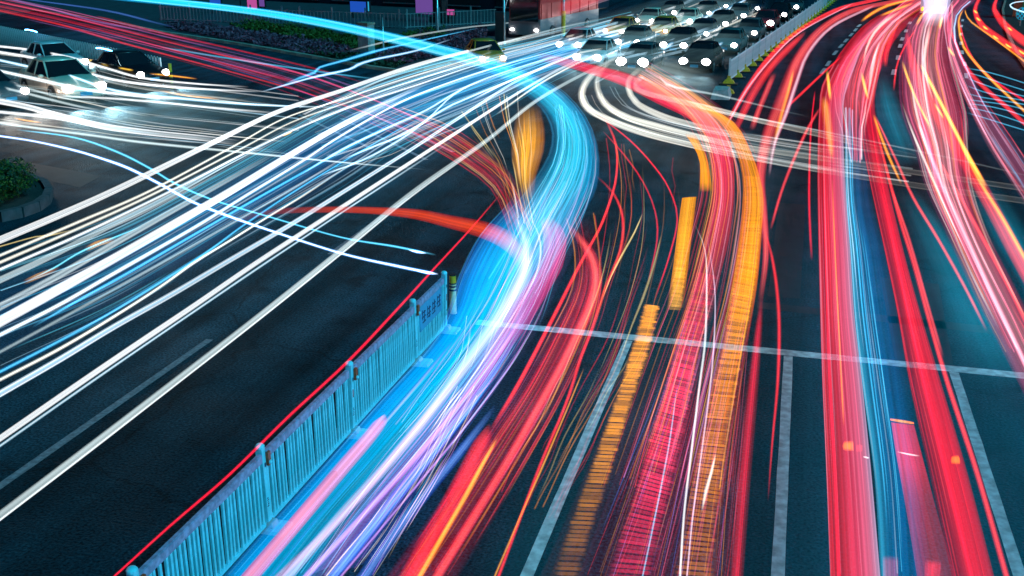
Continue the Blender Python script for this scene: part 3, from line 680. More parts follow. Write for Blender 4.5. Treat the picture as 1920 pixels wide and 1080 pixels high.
    def build(s, name, **k):
        me = pmesh(name, s.v, s.f)
        a = me.attributes.new('glow','FLOAT_COLOR','POINT'); a.data.foreach_set('color', np.array(s.g, np.float32).ravel())
        if not s.banded: me.materials.append(M['thread']); return obj(name, me, **k)
        a = me.attributes.new('par','FLOAT_VECTOR','POINT'); a.data.foreach_set('vector', np.array(s.p, np.float32).ravel())
        a = me.attributes.new('uvw','FLOAT_VECTOR','POINT'); a.data.foreach_set('vector', np.array(s.u, np.float32).ravel())
        me.materials.append(M['trail']); return obj(name, me, **k)
TR = random.Random(11)
CL = dict(white=('ffffff','f4fbff','cfe9f2'), cream=('fffdf0','f7f2e2','d8e2e0'), elec=('ffffff','2fa0ff','0a50ff'), ice=('ffffff','7fd8ff','1a8fe0'), grey=('dfeef0','b4cdd2','86a6ae'), blue=('80e8ff','10b0f0','0a70c8'), deep=('6fa0ff','2060e0','1030a0'),
          red=('ff3a3a','ff1830','d00a28'), salmon=('ff5a58','ff3848','d81030'), pink=('ff90b0','ff5080','e02860'), rose=('ffc8d8','ff90b0','e86090'), orange=('ffc040','ff8a10','e05a00'), amber=('ffe060','ffb020','ff7000'), gold=('fff0b0','f0c860','a88830'),
          violet=('e8b0ff','c070e0','7040c0'), cyan=('a0f4ff','30d0f8','00a0e0'), crim=('ff2040','e00828','900418'), lilac=('fff0ff','e8c8f8','b090e0'))
def rings_of(c, g, w=9):
    a, b, d = CL[c]
    if w < 3.6: return [(1.0, tuple(x+y for x, y in zip(lin(b,.6*g), lin(a,.4*g))))]
    if w < 7.5: return [(1.0, lin(b,.45*g)), (.55, lin(a,.75*g))]
    return [(1.0, lin(d,.28*g)), (.72, lin(b,.42*g)), (.42, lin(a,.6*g))]
def tpath(pts, h, wmin=1.5):
    A = cr([(p[0],p[1],(p[2] if len(p) > 2 else 6)) for p in pts]); H = hts(h, len(A))
    P = np.array([at(a[0],a[1],z) for a, z in zip(A,H)]); r = np.array([max(a[2],wmin)*.5*depth(p)/FPX for a, p in zip(A,P)])
    return A, P, r
def tube(name, label, c, pts, h=.7, g=1.0, fade=(.06,.06), wob=.12, parent=None, tm=None, prof=None, ribbon=(.65,1.0,3.2), occ=0.0, **k):
    A, P, r = tpath(pts, h); ao, bo = off(A[0]), off(A[-1]); G = gains(len(P), ao, bo, fade, TR, wob)
    if prof is not None: G = G*np.interp(np.linspace(0,1,len(G)), np.linspace(0,1,len(prof)), prof)
    P2 = extend(P, ao, bo); r = np.r_[[r[0]]*ao, r, [r[-1]]*bo]; G = np.r_[[G[0]]*ao, G, [G[-1]]*bo]
    t = tm or TM(); t.occ = occ
    if A[:,2].max() >= 9 and tm is None:
        # broad streak: a lens shaped ribbon lying level, soft edged and finely striped
        T = np.gradient(P2, axis=0); T[:,2] = 0; T /= np.linalg.norm(T, axis=1)[:,None]; Nn = np.c_[T[:,1], -T[:,0], np.zeros(len(T))]
        hw = []
        for p, tt, nn, rr in zip(P2, T, Nn, r):
            z = depth(p); sx = np.array([(RGT@tt)*z-(RGT@(p-EYE))*(FWD@tt), -(UPV@tt)*z+(UPV@(p-EYE))*(FWD@tt)]); sn = np.array([(RGT@nn)*z-(RGT@(p-EYE))*(FWD@nn), -(UPV@nn)*z+(UPV@(p-EYE))*(FWD@nn)])
            sx /= np.linalg.norm(sx)+1e-9; k_ = abs(sn[0]*sx[1]-sn[1]*sx[0])/z; hw.append(rr/max(k_,.3)*1.12)
        hw = np.array(hw)[:,None]; ca, cb_, cc_ = CL[c]
        t.band(P2-Nn*hw, P2+Nn*hw, [(-1,lin(cc_,.9*g)),(-.55,lin(cb_,1.05*g)),(-.2,lin(ca,1.35*g)),(.2,lin(ca,1.35*g)),(.55,lin(cb_,1.05*g)),(1,lin(cc_,.9*g))], G, float(hw.mean())*.7, ribbon[0], ribbon[1], ribbon[2], K=10)
    else: t.tube(P2, r, rings_of(c, g, A[:,2].max()), G)
    if tm is None: return t.build(name, label=label, cat=None if parent is not None else 'light trail', parent=parent, **k)
def bedges(secs, h, step=18.0):
    A = cr(secs, step) if False else None
    S_ = np.array(secs, float); mid = np.c_[(S_[:,0]+S_[:,2])/2, (S_[:,1]+S_[:,3])/2, S_]; Q = cr(mid, step)[:,2:]; H = hts(h, len(Q))
    return Q, np.array([at(q[0],q[1],z) for q, z in zip(Q,H)]), np.array([at(q[2],q[3],z) for q, z in zip(Q,H)])
def stops(*s): return [(u, lin(hx, g)) for u, hx, g in s]
def band(name, label, secs, st, h=.7, fade=(.08,.08), th=.06, stripe=.6, soft=.35, freq=6, parent=None, tm=None, prof=None, occ=0.0, **k):
    Q, L_, R_ = bedges(secs, h); ao, bo = off((Q[0][:2]+Q[0][2:])/2), off((Q[-1][:2]+Q[-1][2:])/2)
    G = gains(len(Q), ao, bo, fade, TR, .08)
    if prof is not None: G = G*np.interp(np.linspace(0,1,len(G)), np.linspace(0,1,len(prof)), prof)
    L2, R2 = extend(L_, ao, bo), extend(R_, ao, bo); G = np.r_[[G[0]]*ao, G, [G[-1]]*bo]
    t = tm or TM(); t.occ = occ; t.band(L2, R2, st, G, th, stripe, soft, freq)
    if tm is None: return t.build(name, label=label, cat=None if parent is not None else 'light trail', parent=parent, **k)
def strands(parent, secs, n, cols, h=.7, w=(1.2,3.0), g=(.3,.9), span=(.2,.8), urange=(-1,1), name='thin_streaks', hj=.12, wav=.0, dots=False, **k):
    """fine parallel lines of light inside a band, too many to count"""
    t = TM(); Q, L_, R_ = bedges(secs, h, 22); m = len(Q)
    for _ in range(n):
        u = TR.uniform(*urange)*.5+.5; ln = TR.uniform(*span); s0 = TR.uniform(-.15, 1.15-ln); i0, i1 = max(0,int(s0*m)), min(m-1, int((s0+ln)*m))
        if i1-i0 < 2: continue
        du = TR.uniform(-.04,.04); dz = TR.uniform(-hj,hj); ph = TR.uniform(0,6)
        U = u+np.linspace(0,du,i1-i0+1)+wav*np.sin(np.linspace(0,9,i1-i0+1)+ph)
        P = L_[i0:i1+1]+(R_-L_)[i0:i1+1]*U[:,None]+np.array([0,0,dz])
        ww = TR.uniform(*w); r = np.array([ww*.5*depth(p)/FPX for p in P]); a, b, d = CL[TR.choice(cols)]; gg = TR.uniform(*g)
        G = gains(len(P), i0 == 0, i1 == m-1, (.2,.2), TR, .3)
        t.tube(P, r, [(1.0, tuple(x*.65+y*.35 for x, y in zip(lin(b,.6*gg), lin(a,.6*gg))))], G, 5)
    return t.build(name, parent=parent, kind='stuff', **k)

# ---------------------------------------------------------------- white headlight streams running down to the left edge
WG = 'headlight streams crossing to the left edge'
WT = [
 ('outermost white streak, skirting the island shrub','white',[(0,450,15),(105,406,15),(213,358,14),(400,267,11),(520,210,9),(640,170,8),(760,128,7),(850,103,6),(960,77,5),(1100,48,4)],.75,1.5),
 ('upper of three thin white streaks inside the outermost one','cream',[(0,479,9),(150,415,9),(277,360,8),(433,277,6),(533,222,5),(640,187,5),(760,147,4),(900,106,4),(1040,70,3)],.7,1.0),
 ('middle of three thin white streaks inside the outermost one','cream',[(0,492,10),(150,427,9),(285,365,8),(450,280,6),(545,230,5),(640,196,5),(770,153,4),(910,110,4),(1080,66,3)],.7,.9),
 ('lower of three thin white streaks inside the outermost one','white',[(0,505,9),(150,440,9),(317,360,8),(500,267,6),(640,207,6),(780,160,5),(900,120,4),(1050,80,4)],.7,1.0),
 ('blurred grey blue streak under the three thin white ones','grey',[(0,525,16),(100,478,15),(213,420,14),(320,367,11),(430,305,9),(520,262,7)],.7,.75),
 ('widest and brightest white streak at the left edge','white',[(0,603,26),(100,548,25),(213,485,23),(330,418,21),(430,360,19),(540,293,16),(640,235,13),(760,175,9),(815,148,6)],.75,1.35),
 ('pale streak along the upper side of the widest white one','grey',[(0,575,20),(100,522,19),(200,465,17),(320,397,14),(410,347,11),(520,285,8)],.7,.8),
 ('white streak just below the widest one','white',[(0,628,13),(110,572,13),(213,513,13),(367,425,11),(467,363,10),(570,300,8),(640,254,7),(757,189,6),(880,142,5),(1000,106,4),(1120,76,4)],.7,1.2),
 ('bright cyan streak below the two widest white ones','blue',[(60,614,8),(133,571,11),(250,506,12),(367,438,11),(500,362,9),(600,306,7),(700,250,5),(780,205,4)],.7,1.1),
 ('dull teal streak halfway down the left edge','grey',[(0,660,12),(110,600,12),(213,543,12),(330,478,10),(450,410,8),(540,360,7),(640,300,5)],.65,.5),
 ('saturated blue streak in the middle of the stream','blue',[(0,697,13),(110,640,12),(213,583,11),(367,487,9),(460,420,8),(547,362,7),(640,305,5),(760,236,4),(850,190,3)],.7,1.0),
 ('creamy wavering streak under the saturated blue one','cream',[(0,712,11),(110,655,11),(213,594,10),(300,538,9),(360,495,9),(400,470,8),(433,450,8),(500,408,7),(550,378,7),(585,356,7),(660,306,5)],.7,1.15),
 ('white streak with blue rims, second thick one from the dark road','ice',[(0,738,17),(110,675,16),(213,613,15),(320,553,14),(427,490,13),(540,424,12),(640,362,11),(760,287,9),(850,228,8),(960,157,6),(1060,107,5),(1160,70,4)],.7,1.25),
 ('bold white double streak above the lane dash','white',[(0,822,14),(147,720,14),(260,643,14),(367,571,13),(470,500,12),(560,441,12),(640,389,11),(720,337,10),(860,246,9),(975,172,7),(1075,117,6),(1180,77,5)],.7,1.25),
 ('cyan edged streak hugging the bold white double one','ice',[(0,836,8),(147,733,8),(260,655,7),(367,582,7),(470,512,7),(560,452,6),(640,399,6),(720,347,6),(850,262,5)],.65,.8),
 ('thick grey streak nearest the dark road','grey',[(0,967,22),(160,845,20),(320,722,18),(480,598,17),(640,470,16),(773,362,15),(913,263,12),(1007,188,10),(1123,124,8),(1230,76,6)],.7,.95),
 ('thin bright core line in the thick grey streak nearest the dark road','white',[(0,975,5),(160,853,5),(320,729,4),(480,604,4),(640,476,4),(773,367,4),(913,267,3)],.8,.7),
 ('white blue streak curling through the middle of the junction','ice',[(640,300,6),(700,275,7),(760,250,8),(830,206,8),(870,187,7),(960,150,6),(1050,118,5)],.7,1.2),
 ('second white blue streak curling through the middle of the junction','ice',[(600,330,5),(680,300,7),(750,262,7),(800,225,6),(850,178,5),(905,150,4)],.7,1.0),
 ('upper blue white streak through the middle of the junction','ice',[(560,330,4),(640,281,8),(720,243,8),(800,206,7),(880,160,6),(980,124,5),(1090,92,4)],.7,1.1),
 ('faint grey streak passing over the orange taxi','grey',[(640,183,5),(740,140,5),(840,107,5),(960,75,5),(1060,50,4),(1140,33,4)],1.2,.7),
 ('faint streak running beside the flowers to the poles','grey',[(655,95,4),(760,70,5),(870,52,4),(960,42,3),(1140,14,3)],1.0,.6),
 ('white streak running up through the front of the third jam lane','white',[(880,190,5),(960,150,6),(1040,118,6),(1110,90,6),(1200,60,5),(1290,32,4)],.7,1.0),
 ('white streak running up between the second and third jam lanes','cream',[(930,215,6),(1000,165,6),(1060,130,6),(1130,98,6),(1220,64,5),(1320,30,4)],.7,.9),
]
for lb, c, pts, h, g_ in WT: tube('headlight_trail', lb, c, [(x_, y_, w_*.68) for x_, y_, w_ in pts], h, g_*.88, fade=(.1,.18), group=WG)
# dense haze of fine streaks inside the same stream
wsec = [(0,470,0,700),(213,400,213,600),(430,290,430,470),(640,175,640,350),(760,130,760,270),(900,95,900,205),(1040,65,1060,135),(1180,30,1220,90)]
ws = band('headlight_haze', 'soft blue white glow filling the headlight stream', wsec, stops((-1,'7fb0c8',.06),(-.4,'4f98d0',.18),(.0,'1080d0',.32),(.5,'0870c0',.26),(1,'104880',.06)), h=.5, stripe=.95, soft=.6, freq=9, th=.1, prof=[.35,.5,.8,1.2,1.5,1.8,2.2])
strands(ws, wsec, 115, ['white','ice','grey','blue','blue','blue','cyan'], .7, (1.2,3.0), (.15,.55), (.15,.6))
wsec2 = [(560,200,640,330),(640,165,720,320),(740,132,820,270),(860,100,930,215),(980,72,1040,150),(1080,45,1130,110),(1180,20,1230,70)]
wz = band('headlight_haze', 'pale streaky glow where the stream leaves the traffic jam', wsec2, stops((-1,'c0d8d8',.10),(0,'40b8f0',.24),(1,'20a0e0',.16)), h=.8, stripe=.9, soft=.5, freq=10, th=.1, fade=(.25,.25))
strands(wz, wsec2, 55, ['white','cream','grey','ice','blue','cyan','blue'], .8, (1.2,3.0), (.2,.7), (.2,.7), wav=.01)
# short coloured flashes riding in the stream
for lb, c, pts, g_ in (('upper orange dash in the blue part of the stream','orange',[(162,468,7),(185,456,9),(215,448,6)],.7),('lower orange dash near the left edge','orange',[(45,530,6),(75,516,9),(110,503,6)],.65),('thin cyan line ending in the orange dashes','cyan',[(50,527,3),(100,503,4),(160,468,4),(267,424,3)],.9),('small amber dash beside the brightest streaks','amber',[(530,255,4),(548,247,4)],.9),('small gold glint under the island','gold',[(0,462,3),(66,444,3),(90,442,4),(140,430,2)],.5)):
    tube('signal_dash', lb, c, pts, .7, g_, fade=(.2,.2))

# ---------------------------------------------------------------- streaks leaving the left street
HT = [('thin white streak from the white car roof','white',[(0,87,5),(60,94,5),(133,108,5),(200,128,5),(267,146,5),(367,157,4),(467,163,3)],1.15,1.0),
 ('white streak across the bonnet of the white car','white',[(0,98,6),(60,108,6),(117,123,6),(175,140,5),(233,153,6),(333,164,5),(420,169,4),(490,172,3)],1.1,1.1),
 ('white streak over the tan taxi roof','ice',[(0,113,6),(67,128,6),(133,143,6),(200,166,6),(267,178,7),(333,184,7),(433,193,6),(540,199,4),(640,201,3)],1.2,1.1),
 ('broad white streak across the tan taxi door','white',[(0,133,7),(67,148,8),(120,160,8),(167,169,8),(240,178,7),(330,187,6)],1.25,1.1),
 ('pale streak under the tan taxi wheels','grey',[(0,163,6),(50,175,6),(100,188,6),(150,200,5),(190,207,4)],.9,.7),
 ('thin streak between the tan taxi and the bright patch','white',[(100,180,4),(200,184,5),(300,192,5),(400,202,5),(520,212,4)],.9,.8),
 ('heavy white streak bending past the bright patch','white',[(0,190,8),(50,200,8),(100,214,9),(150,227,9),(200,238,9),(250,245,8),(300,251,7),(380,259,6),(450,268,4)],.8,1.1),
 ('white streak joining the heavy one from the left edge','white',[(0,210,7),(80,218,7),(130,226,7),(180,235,6)],.8,1.0),
 ('long thin streak running right to the middle of the junction','grey',[(0,230,6),(80,242,6),(167,253,6),(260,266,6),(367,277,6),(500,290,5),(627,303,4),(800,318,2)],.8,.85),
 ('faint streak low beside the tan taxi','grey',[(0,152,4),(60,168,5),(120,184,4),(200,196,3)],.95,.6),
 ('blue white jagged streak heading up to the flowers','ice',[(487,173,3),(540,158,5),(575,148,5),(600,142,7),(655,130,6),(670,122,8),(700,112,6),(780,95,5),(850,72,3)],.8,1.1),
 ('upper blue jagged streak heading up to the flowers','blue',[(530,160,5),(560,147,7),(590,136,8),(600,126,6),(650,112,7),(690,100,8),(720,92,6),(790,76,4),(900,52,2)],.9,.9),
 ('thin blue line crossing the red streaks','blue',[(300,88,3),(420,108,3),(540,126,3),(640,140,3),(720,150,2)],.7,.5)]
for lb, c, pts, h, g_ in HT: tube('headlight_trail', lb, c, pts, h, g_, fade=(.1,.2), group='headlight streaks leaving the left street')
hsec = [(0,95,0,240),(130,110,130,255),(260,142,260,272),(400,160,400,285),(560,180,560,300)]
hz = band('headlight_haze', 'pale mist of light in front of the cars on the left street', hsec, stops((-1,'90b0b8',.06),(0,'80b0b8',.17),(1,'406080',.04)), h=.5, stripe=.9, soft=.7, freq=8, fade=(.1,.4))
strands(hz, hsec, 40, ['white','grey','ice','cream'], .8, (1.2,2.6), (.3,.8), (.2,.6))
for lb, c, pts in (('amber dash over the black sedan bonnet','amber',[(163,112,5),(180,116,6),(203,124,5)]),('longer amber dash right of the black sedan','amber',[(222,127,4),(250,132,4)]),('amber dash low in front of the hooped fence end','orange',[(280,138,3),(330,143,4),(370,148,3)]),('orange dash on the road at the left edge','orange',[(25,221,3),(50,226,4),(78,230,3)]),('orange dash on the road under the thin bollard','orange',[(300,170,2),(355,180,3),(412,185,2)])):
    tube('signal_dash', lb, c, pts, 1.0, .9, fade=(.2,.2))
# the two bicycle lights
b1 = tube('bicycle_light_trail','upper blue white line ending at the fence end','elec',[(0,255,5),(65,265,5),(140,282,6),(190,297,6),(240,315,7),(300,345,7),(360,378,7),(420,402,7),(500,430,6),(640,475,6),(750,500,7),(815,513,7)],.9,1.6,fade=(.0,.03),group='blue lines crossing to the fence end')
b1['label'] = 'blue white line of light ending at the fence top'
b2 = tube('bicycle_light_trail','thin blue line of light ending above the brighter one','blue',[(30,243,3),(140,258,4),(220,285,5),(280,315,5),(330,345,5),(400,375,4),(500,405,4),(640,445,4),(740,462,5),(818,478,4)],.9,1.1,group='blue lines crossing to the fence end')
tube('lamp_flash','bright flash at the tip of the blue white line','elec',[(780,507,3),(800,511,7),(822,514,3)],.92,2.0)
tube('lamp_flash','smaller flash near the tip of the thin blue line','elec',[(765,468,2),(782,472,7),(800,475,2)],.92,2.0)

# ---------------------------------------------------------------- red streaks from the upper left
RT = [('lowest crimson streak above the hooped fence','red',[(0,20,6),(117,47,6),(217,77,6),(367,117,5),(500,153,5),(595,181,4),(720,225,4),(840,281,4),(905,318,3)],.8,.9),
 ('bright crimson streak beside the flower bed kerb','red',[(0,4,5),(133,33,5),(300,75,5),(433,107,5),(560,137,5),(650,168,4),(760,212,4),(860,262,4),(930,318,3)],.8,1.0),
 ('violet pink streak above the crimson ones','violet',[(25,0,5),(100,18,6),(167,37,6),(230,50,6),(290,61,4)],.9,.5),
 ('dim red streak between the two crimson ones','crim',[(0,12,4),(133,42,4),(280,82,4),(430,122,4),(560,155,4),(680,195,3)],.8,.8),
 ('dim red streak just under the kerb','crim',[(180,30,3),(320,65,4),(450,95,4),(580,126,4),(700,160,3)],.8,.7),
 ('deep blue streak over the upper red ones','deep',[(60,0,4),(200,20,6),(290,42,6),(330,52,4)],1.0,.6)]
for lb, c, pts, h, g_ in RT: tube('tail_light_trail', lb, c, [(x_, y_, w_*.75) for x_, y_, w_ in pts], h, g_*.5, fade=(.03,.25), group='red streaks from the upper left street')
rsec = [(0,-6,0,32),(133,22,133,62),(300,62,300,102),(433,92,433,138),(560,122,540,172),(680,160,640,215),(800,210,750,268),(900,270,850,320)]
rb = band('tail_light_haze','thin red wash over the far left carriageway', rsec, stops((-1,'601060',.03),(0,'a01040',.04),(1,'601040',.02)), h=.6, stripe=.95, soft=.6, freq=8, fade=(.0,.3))
strands(rb, rsec, 36, ['crim','red','crim','violet','deep'], .8, (1.2,2.2), (.12,.4), (.2,.6))

# ---------------------------------------------------------------- the blue bus: cyan band sweeping from the top left round and down along the fence
csec = [(290,-8,290,8),(400,5,400,19),(500,17,500,33),(600,33,600,51),(700,53,700,74),(800,76,800,100),(870,93,868,121),(935,112,925,140),(990,135,965,165),(1040,160,1000,190),(1083,198,1023,218),(1113,245,1034,253),(1125,300,1026,292),(1120,352,1000,335),(1105,385,975,372),(1083,432,938,412),(1055,485,905,455),(1015,550,872,515)]
cb = band('bus_light_trail','wide cyan band of a bus sweeping round from the top left', csec, stops((-1,'0098f0',.55),(-.5,'08c0f8',.8),(0,'30d8ff',.8),(.5,'18c0f0',.7),(1,'0890e0',.45)), h=(3.0,3.0,2.6,2.2,2.0), stripe=.75, soft=.6, freq=9, th=.2, prof=[1.6,1.6,1.5,1.4,1.2,1.1,1.05,1.0,.8], fade=(0,.22))
strands(cb, csec[7:], 20, ['cyan','blue','blue','ice'], 2.1, (1.5,3.5), (.15,.5), (.3,.9))
cn = tube('core_streak', None, 'cyan', [(290,0,8),(400,12,8),(500,25,9),(600,42,9),(700,63,10),(800,88,11),(870,106,10),(930,126,6)], 3.0, .6, parent=cb)
# lower run along the fence
lsec = [(1115,345,985,335),(1095,400,955,378),(1065,455,900,440),(1020,540,862,515),(975,610,838,590),(915,690,800,655),(835,790,708,755),(750,890,605,872),(675,980,512,975),(605,1080,420,1080)]
lsec = [(b_[2],b_[3],b_[0],b_[1]) for b_ in lsec]
lb_ = band('bus_light_trail','broad cyan to blue band running down along the barrier fence', lsec, stops((-1,'0068d8',1.0),(-.6,'0098e8',1.15),(0,'00b8ec',1.1),(.6,'0098d8',.8),(1,'0070c0',.35)), h=(2.0,1.6,.8,.45,.45), fade=(.22,0), stripe=.8, soft=.4, freq=10, th=.3, prof=[.6,1.0,1.15,1.05,.9,.8,.7,.65])
strands(lb_, lsec, 40, ['cyan','blue','deep','cyan'], (2.0,1.2,.5,.35,.35), (1.2,3.0), (.12,.4), (.25,.8), hj=.05)
l2 = [(960,560,1060,470),(905,660,1010,590),(830,760,950,700),(740,870,880,800),(650,980,800,910),(570,1084,720,1040)]
vb = band('bus_light_trail','violet blue band right of the cyan run', l2, stops((-1,'3090e8',.5),(-.5,'a070e0',.5),(0,'4060c8',.55),(.5,'2048b0',.45),(1,'103080',.2)), h=(1.4,.8,.5,.5), stripe=.75, soft=.35, freq=7, th=.12, fade=(.2,0))
strands(vb, l2, 40, ['violet','blue','deep','pink','violet'], (1.4,.8,.5,.5), (1.2,3.5), (.2,.55), (.25,.9), hj=.08)
l3 = [(700,1000,830,900),(620,1120,760,1080)]
# white pink ribbons through the bend
for lb, c, pts, h, g_ in (
 ('pale pink ribbon bending past the fence end','lilac',[(950,380,12),(978,430,16),(988,480,24),(975,530,30),(940,590,30),(890,660,26),(820,755,22),(740,855,20),(640,965,18),(540,1080,18)],1.0,.55),
 ('white ribbon inside the pale pink one','lilac',[(985,395,3),(1010,440,4),(1012,490,5),(990,545,5),(950,610,5),(890,700,4),(820,800,4),(730,910,3)],1.0,.6),
 ('magenta line in the violet band','violet',[(1000,560,8),(950,640,10),(880,735,11),(800,835,12),(700,945,12),(575,1080,12)],.7,.8),
 ('fine violet line right of the magenta one','violet',[(1005,600,4),(960,680,5),(880,790,6),(790,900,6),(640,1080,6)],.7,.6),
 ('gold line low in the blue band','gold',[(730,930,2),(690,985,3),(640,1045,4),(612,1080,4)],.5,.8),
 ('short gold line higher in the blue band','gold',[(868,725,3),(840,760,3),(805,812,2)],.6,.9)):
    tube('bus_light_trail' if c in ('lilac','white','violet') else 'lamp_trail', lb, c, pts, h, g_, fade=(.15,.1))
pk_ = [(1012,410,1048,416),(1017,435,1060,440),(1017,478,1062,462),(1000,515,1055,500),(965,565,1030,545),(920,640,990,610),(860,715,930,690)]
pb_ = band('bus_light_trail','magenta pink band crossing the cyan bend', pk_, stops((-1,'ff80d0',.5),(0,'ff48a0',.75),(1,'e83080',.6)), h=1.6, occ=.3, stripe=.6, soft=.25, freq=6, th=.15, fade=(.05,.45))
hp = tube('tail_light_trail','hot pink streak with a pointed tip beside the fence','pink',[(722,781,5),(712,793,20),(690,822,23),(640,880,25),(560,975,26),(470,1080,27)],.55,1.0,fade=(.03,0), occ=.5, ribbon=(.4,.5,3))
fs = [(885,560,915,545),(860,620,900,610),(845,690,880,690),(800,770,850,770),(700,900,760,900),(580,1080,650,1080)]

# ---------------------------------------------------------------- red and orange tail lights turning in the middle
ob = [(430,420,430,408),(520,402,520,391),(620,399,620,387),(705,402,705,388),(780,412,785,392),(840,428,850,404),(895,444,910,415),(935,462,955,432),(962,486,985,462),(970,515,1000,505)]
band('tail_light_trail','red to orange arc coming in left of the bend', ob, stops((-1,'ff3020',.6),(0,'ff5020',.85),(1,'ff2828',.5)), h=.9, stripe=.6, soft=.5, freq=4, fade=(.35,.15), th=.08, occ=.3, prof=[.35,.6,.9,1.1,1.1])
for lb, c, pts, h, g_, gp in (
 ('straight bright red line passing behind the fence','crim',[(940,362,3),(880,432,4),(810,508,5),(740,585,6),(650,680,6.5),(540,782,6.5),(430,890,6),(320,985,6),(215,1080,5)],1.3,1.1,None),
 ('thin red line dropping through the middle of the bend','red',[(1131,215,4),(1150,255,5),(1157,290,5),(1153,345,5),(1130,415,6),(1108,458,6),(1085,500,7),(1040,590,8),(975,715,9),(920,808,9)],.85,1.1,None),
 ('second thin red line swinging right of the bend','red',[(1118,330,3),(1150,362,6),(1168,410,6),(1163,470,7),(1135,540,7),(1112,612,7),(1090,668,7),(1060,760,7),(1010,880,7),(935,1080,7)],.8,.75,None),
 ('thick red arc at the centre of the bend','salmon',[(1065,420,6),(1097,460,18),(1113,493,22),(1117,530,24),(1106,575,24),(1080,630,22),(1050,690,20),(1008,765,19),(960,850,18),(900,950,18),(820,1080,18)],.85,.8,None),
 ('broad red streak with orange core left of the dark lane','red',[(918,800,8),(905,828,30),(880,878,34),(845,945,36),(800,1025,38),(768,1084,38)],.8,.75,None),
 ('orange core line of the broad red streak','orange',[(932,822,6),(905,870,10),(870,935,12),(830,1005,12),(785,1084,12)],.85,.9,None),
 ('rust line running down to the bottom edge','orange',[(1095,690,3),(1062,770,4),(1015,880,5),(975,970,5),(928,1080,5)],.7,.6,None),
 ('faint red arc starting under the white curls','crim',[(1120,215,2),(1180,262,4),(1225,310,4),(1255,355,4),(1270,410,4),(1255,480,4),(1225,570,3)],.8,.8,'faint red arcs under the white curls'),
 ('faint inner red arc under the white curls','crim',[(1130,245,2),(1170,290,4),(1205,340,4),(1228,395,4),(1232,450,4),(1215,530,3)],.8,.6,'faint red arcs under the white curls'),
 ('gold arc right of the red bend','gold',[(1205,400,2),(1190,435,4),(1165,480,5),(1145,520,3),(1130,560,2)],.7,.7,None),
 ('dim ochre streak right of the gold arc','gold',[(1240,440,2),(1225,500,5),(1205,560,6),(1185,610,4),(1160,680,2)],.6,.35,None)):
    tube('tail_light_trail', lb, c, pts, h, g_, fade=(.08,.12), group=gp)
rs2 = [(1060,410,1120,400),(1075,470,1130,480),(1070,540,1130,545),(1030,620,1110,630),(975,720,1060,740),(900,830,1000,850),(810,960,930,970),(720,1084,860,1084)]
rr_ = band('tail_light_haze','red wash around the turning tail lights', rs2, stops((-1,'a01050',.25),(0,'d81838',.38),(1,'701030',.15)), h=.7, stripe=.9, soft=.5, freq=8, fade=(.15,0), prof=[.7,1,.9,.8,.8,.9,1])
strands(rr_, rs2, 40, ['red','salmon','crim','pink','orange'], .8, (1.2,3.4), (.2,.6), (.25,.9), hj=.1)
# golden and white fans above the bend
gs = [(905,165,960,205),(940,205,985,235),(960,245,1005,262),(975,300,1015,300),(962,360,1010,345),(972,410,1020,400)]
gb = band('signal_haze','amber cloud of turn signals inside the blue bend', [(970,200,1012,195),(962,245,1022,242),(958,285,1020,285),(964,325,1006,328),(978,372,1002,372)], stops((-1,'ffa020',.4),(0,'ffb020',1.0),(1,'ff9000',.5)), h=1.2, stripe=.6, soft=.6, freq=4, fade=(.3,.3))
strands(gb, [(850,215,1000,160),(880,250,1000,225),(920,300,1000,280),(945,350,995,340),(955,420,1010,410)], 24, ['gold','amber','white','orange','cream'], 1.1, (1.2,2.8), (.35,.95), (.25,.8))
fan = [(690,225,760,205),(780,265,850,240),(860,310,915,285),(915,352,960,325),(940,400,985,375),(955,450,1010,430)]
fb_ = band('tail_light_haze','red fan of streaks gathering above the bend', fan, stops((-1,'b01838',.08),(0,'e02848',.2),(1,'c02050',.12)), h=.8, stripe=.9, soft=.5, freq=6, fade=(.25,.1), prof=[.4,.6,.9,1.1,1.2])
strands(fb_, fan, 34, ['red','salmon','crim','orange','gold'], .9, (1.2,2.6), (.2,.6), (.25,.8))
wf = [(985,330,1110,330),(985,390,1100,395),(975,450,1085,455),(950,520,1050,535),(900,610,1000,640),(830,710,940,740)]
band('bus_light_trail','milky white veil over the lower bend', wf, stops((-1,'f0c0ff',.16),(-.3,'d0d8ff',.24),(.3,'c0a8ff',.16),(1,'8080e0',.05)), h=1.5, stripe=.85, soft=.5, freq=8, fade=(.25,.4), th=.1)
# thin tangled lines and dotted lines
ds_ = [(855,735,910,735),(820,810,880,800),(780,900,830,890),(720,1000,770,990),(660,1084,720,1084)]
dtm = strands(None, ds_, 26, ['gold','cream','gold','violet'], .5, (1.2,2.4), (.35,.9), (.2,.6), name='dotted_streaks', label='bunch of fine golden lines between the blue and red bands', cat='light trail', wav=.008)
sp_ = [(860,600,1010,600),(850,680,960,690),(800,760,890,770),(700,880,820,890),(560,1084,700,1084)]
strands(None, sp_, 24, ['lilac','pink','violet','violet','cream'], .7, (1.2,2.4), (.2,.6), (.2,.7), name='fine_streaks', label='fine pink and white lines fanning out from the bend towards the fence', cat='light trail')

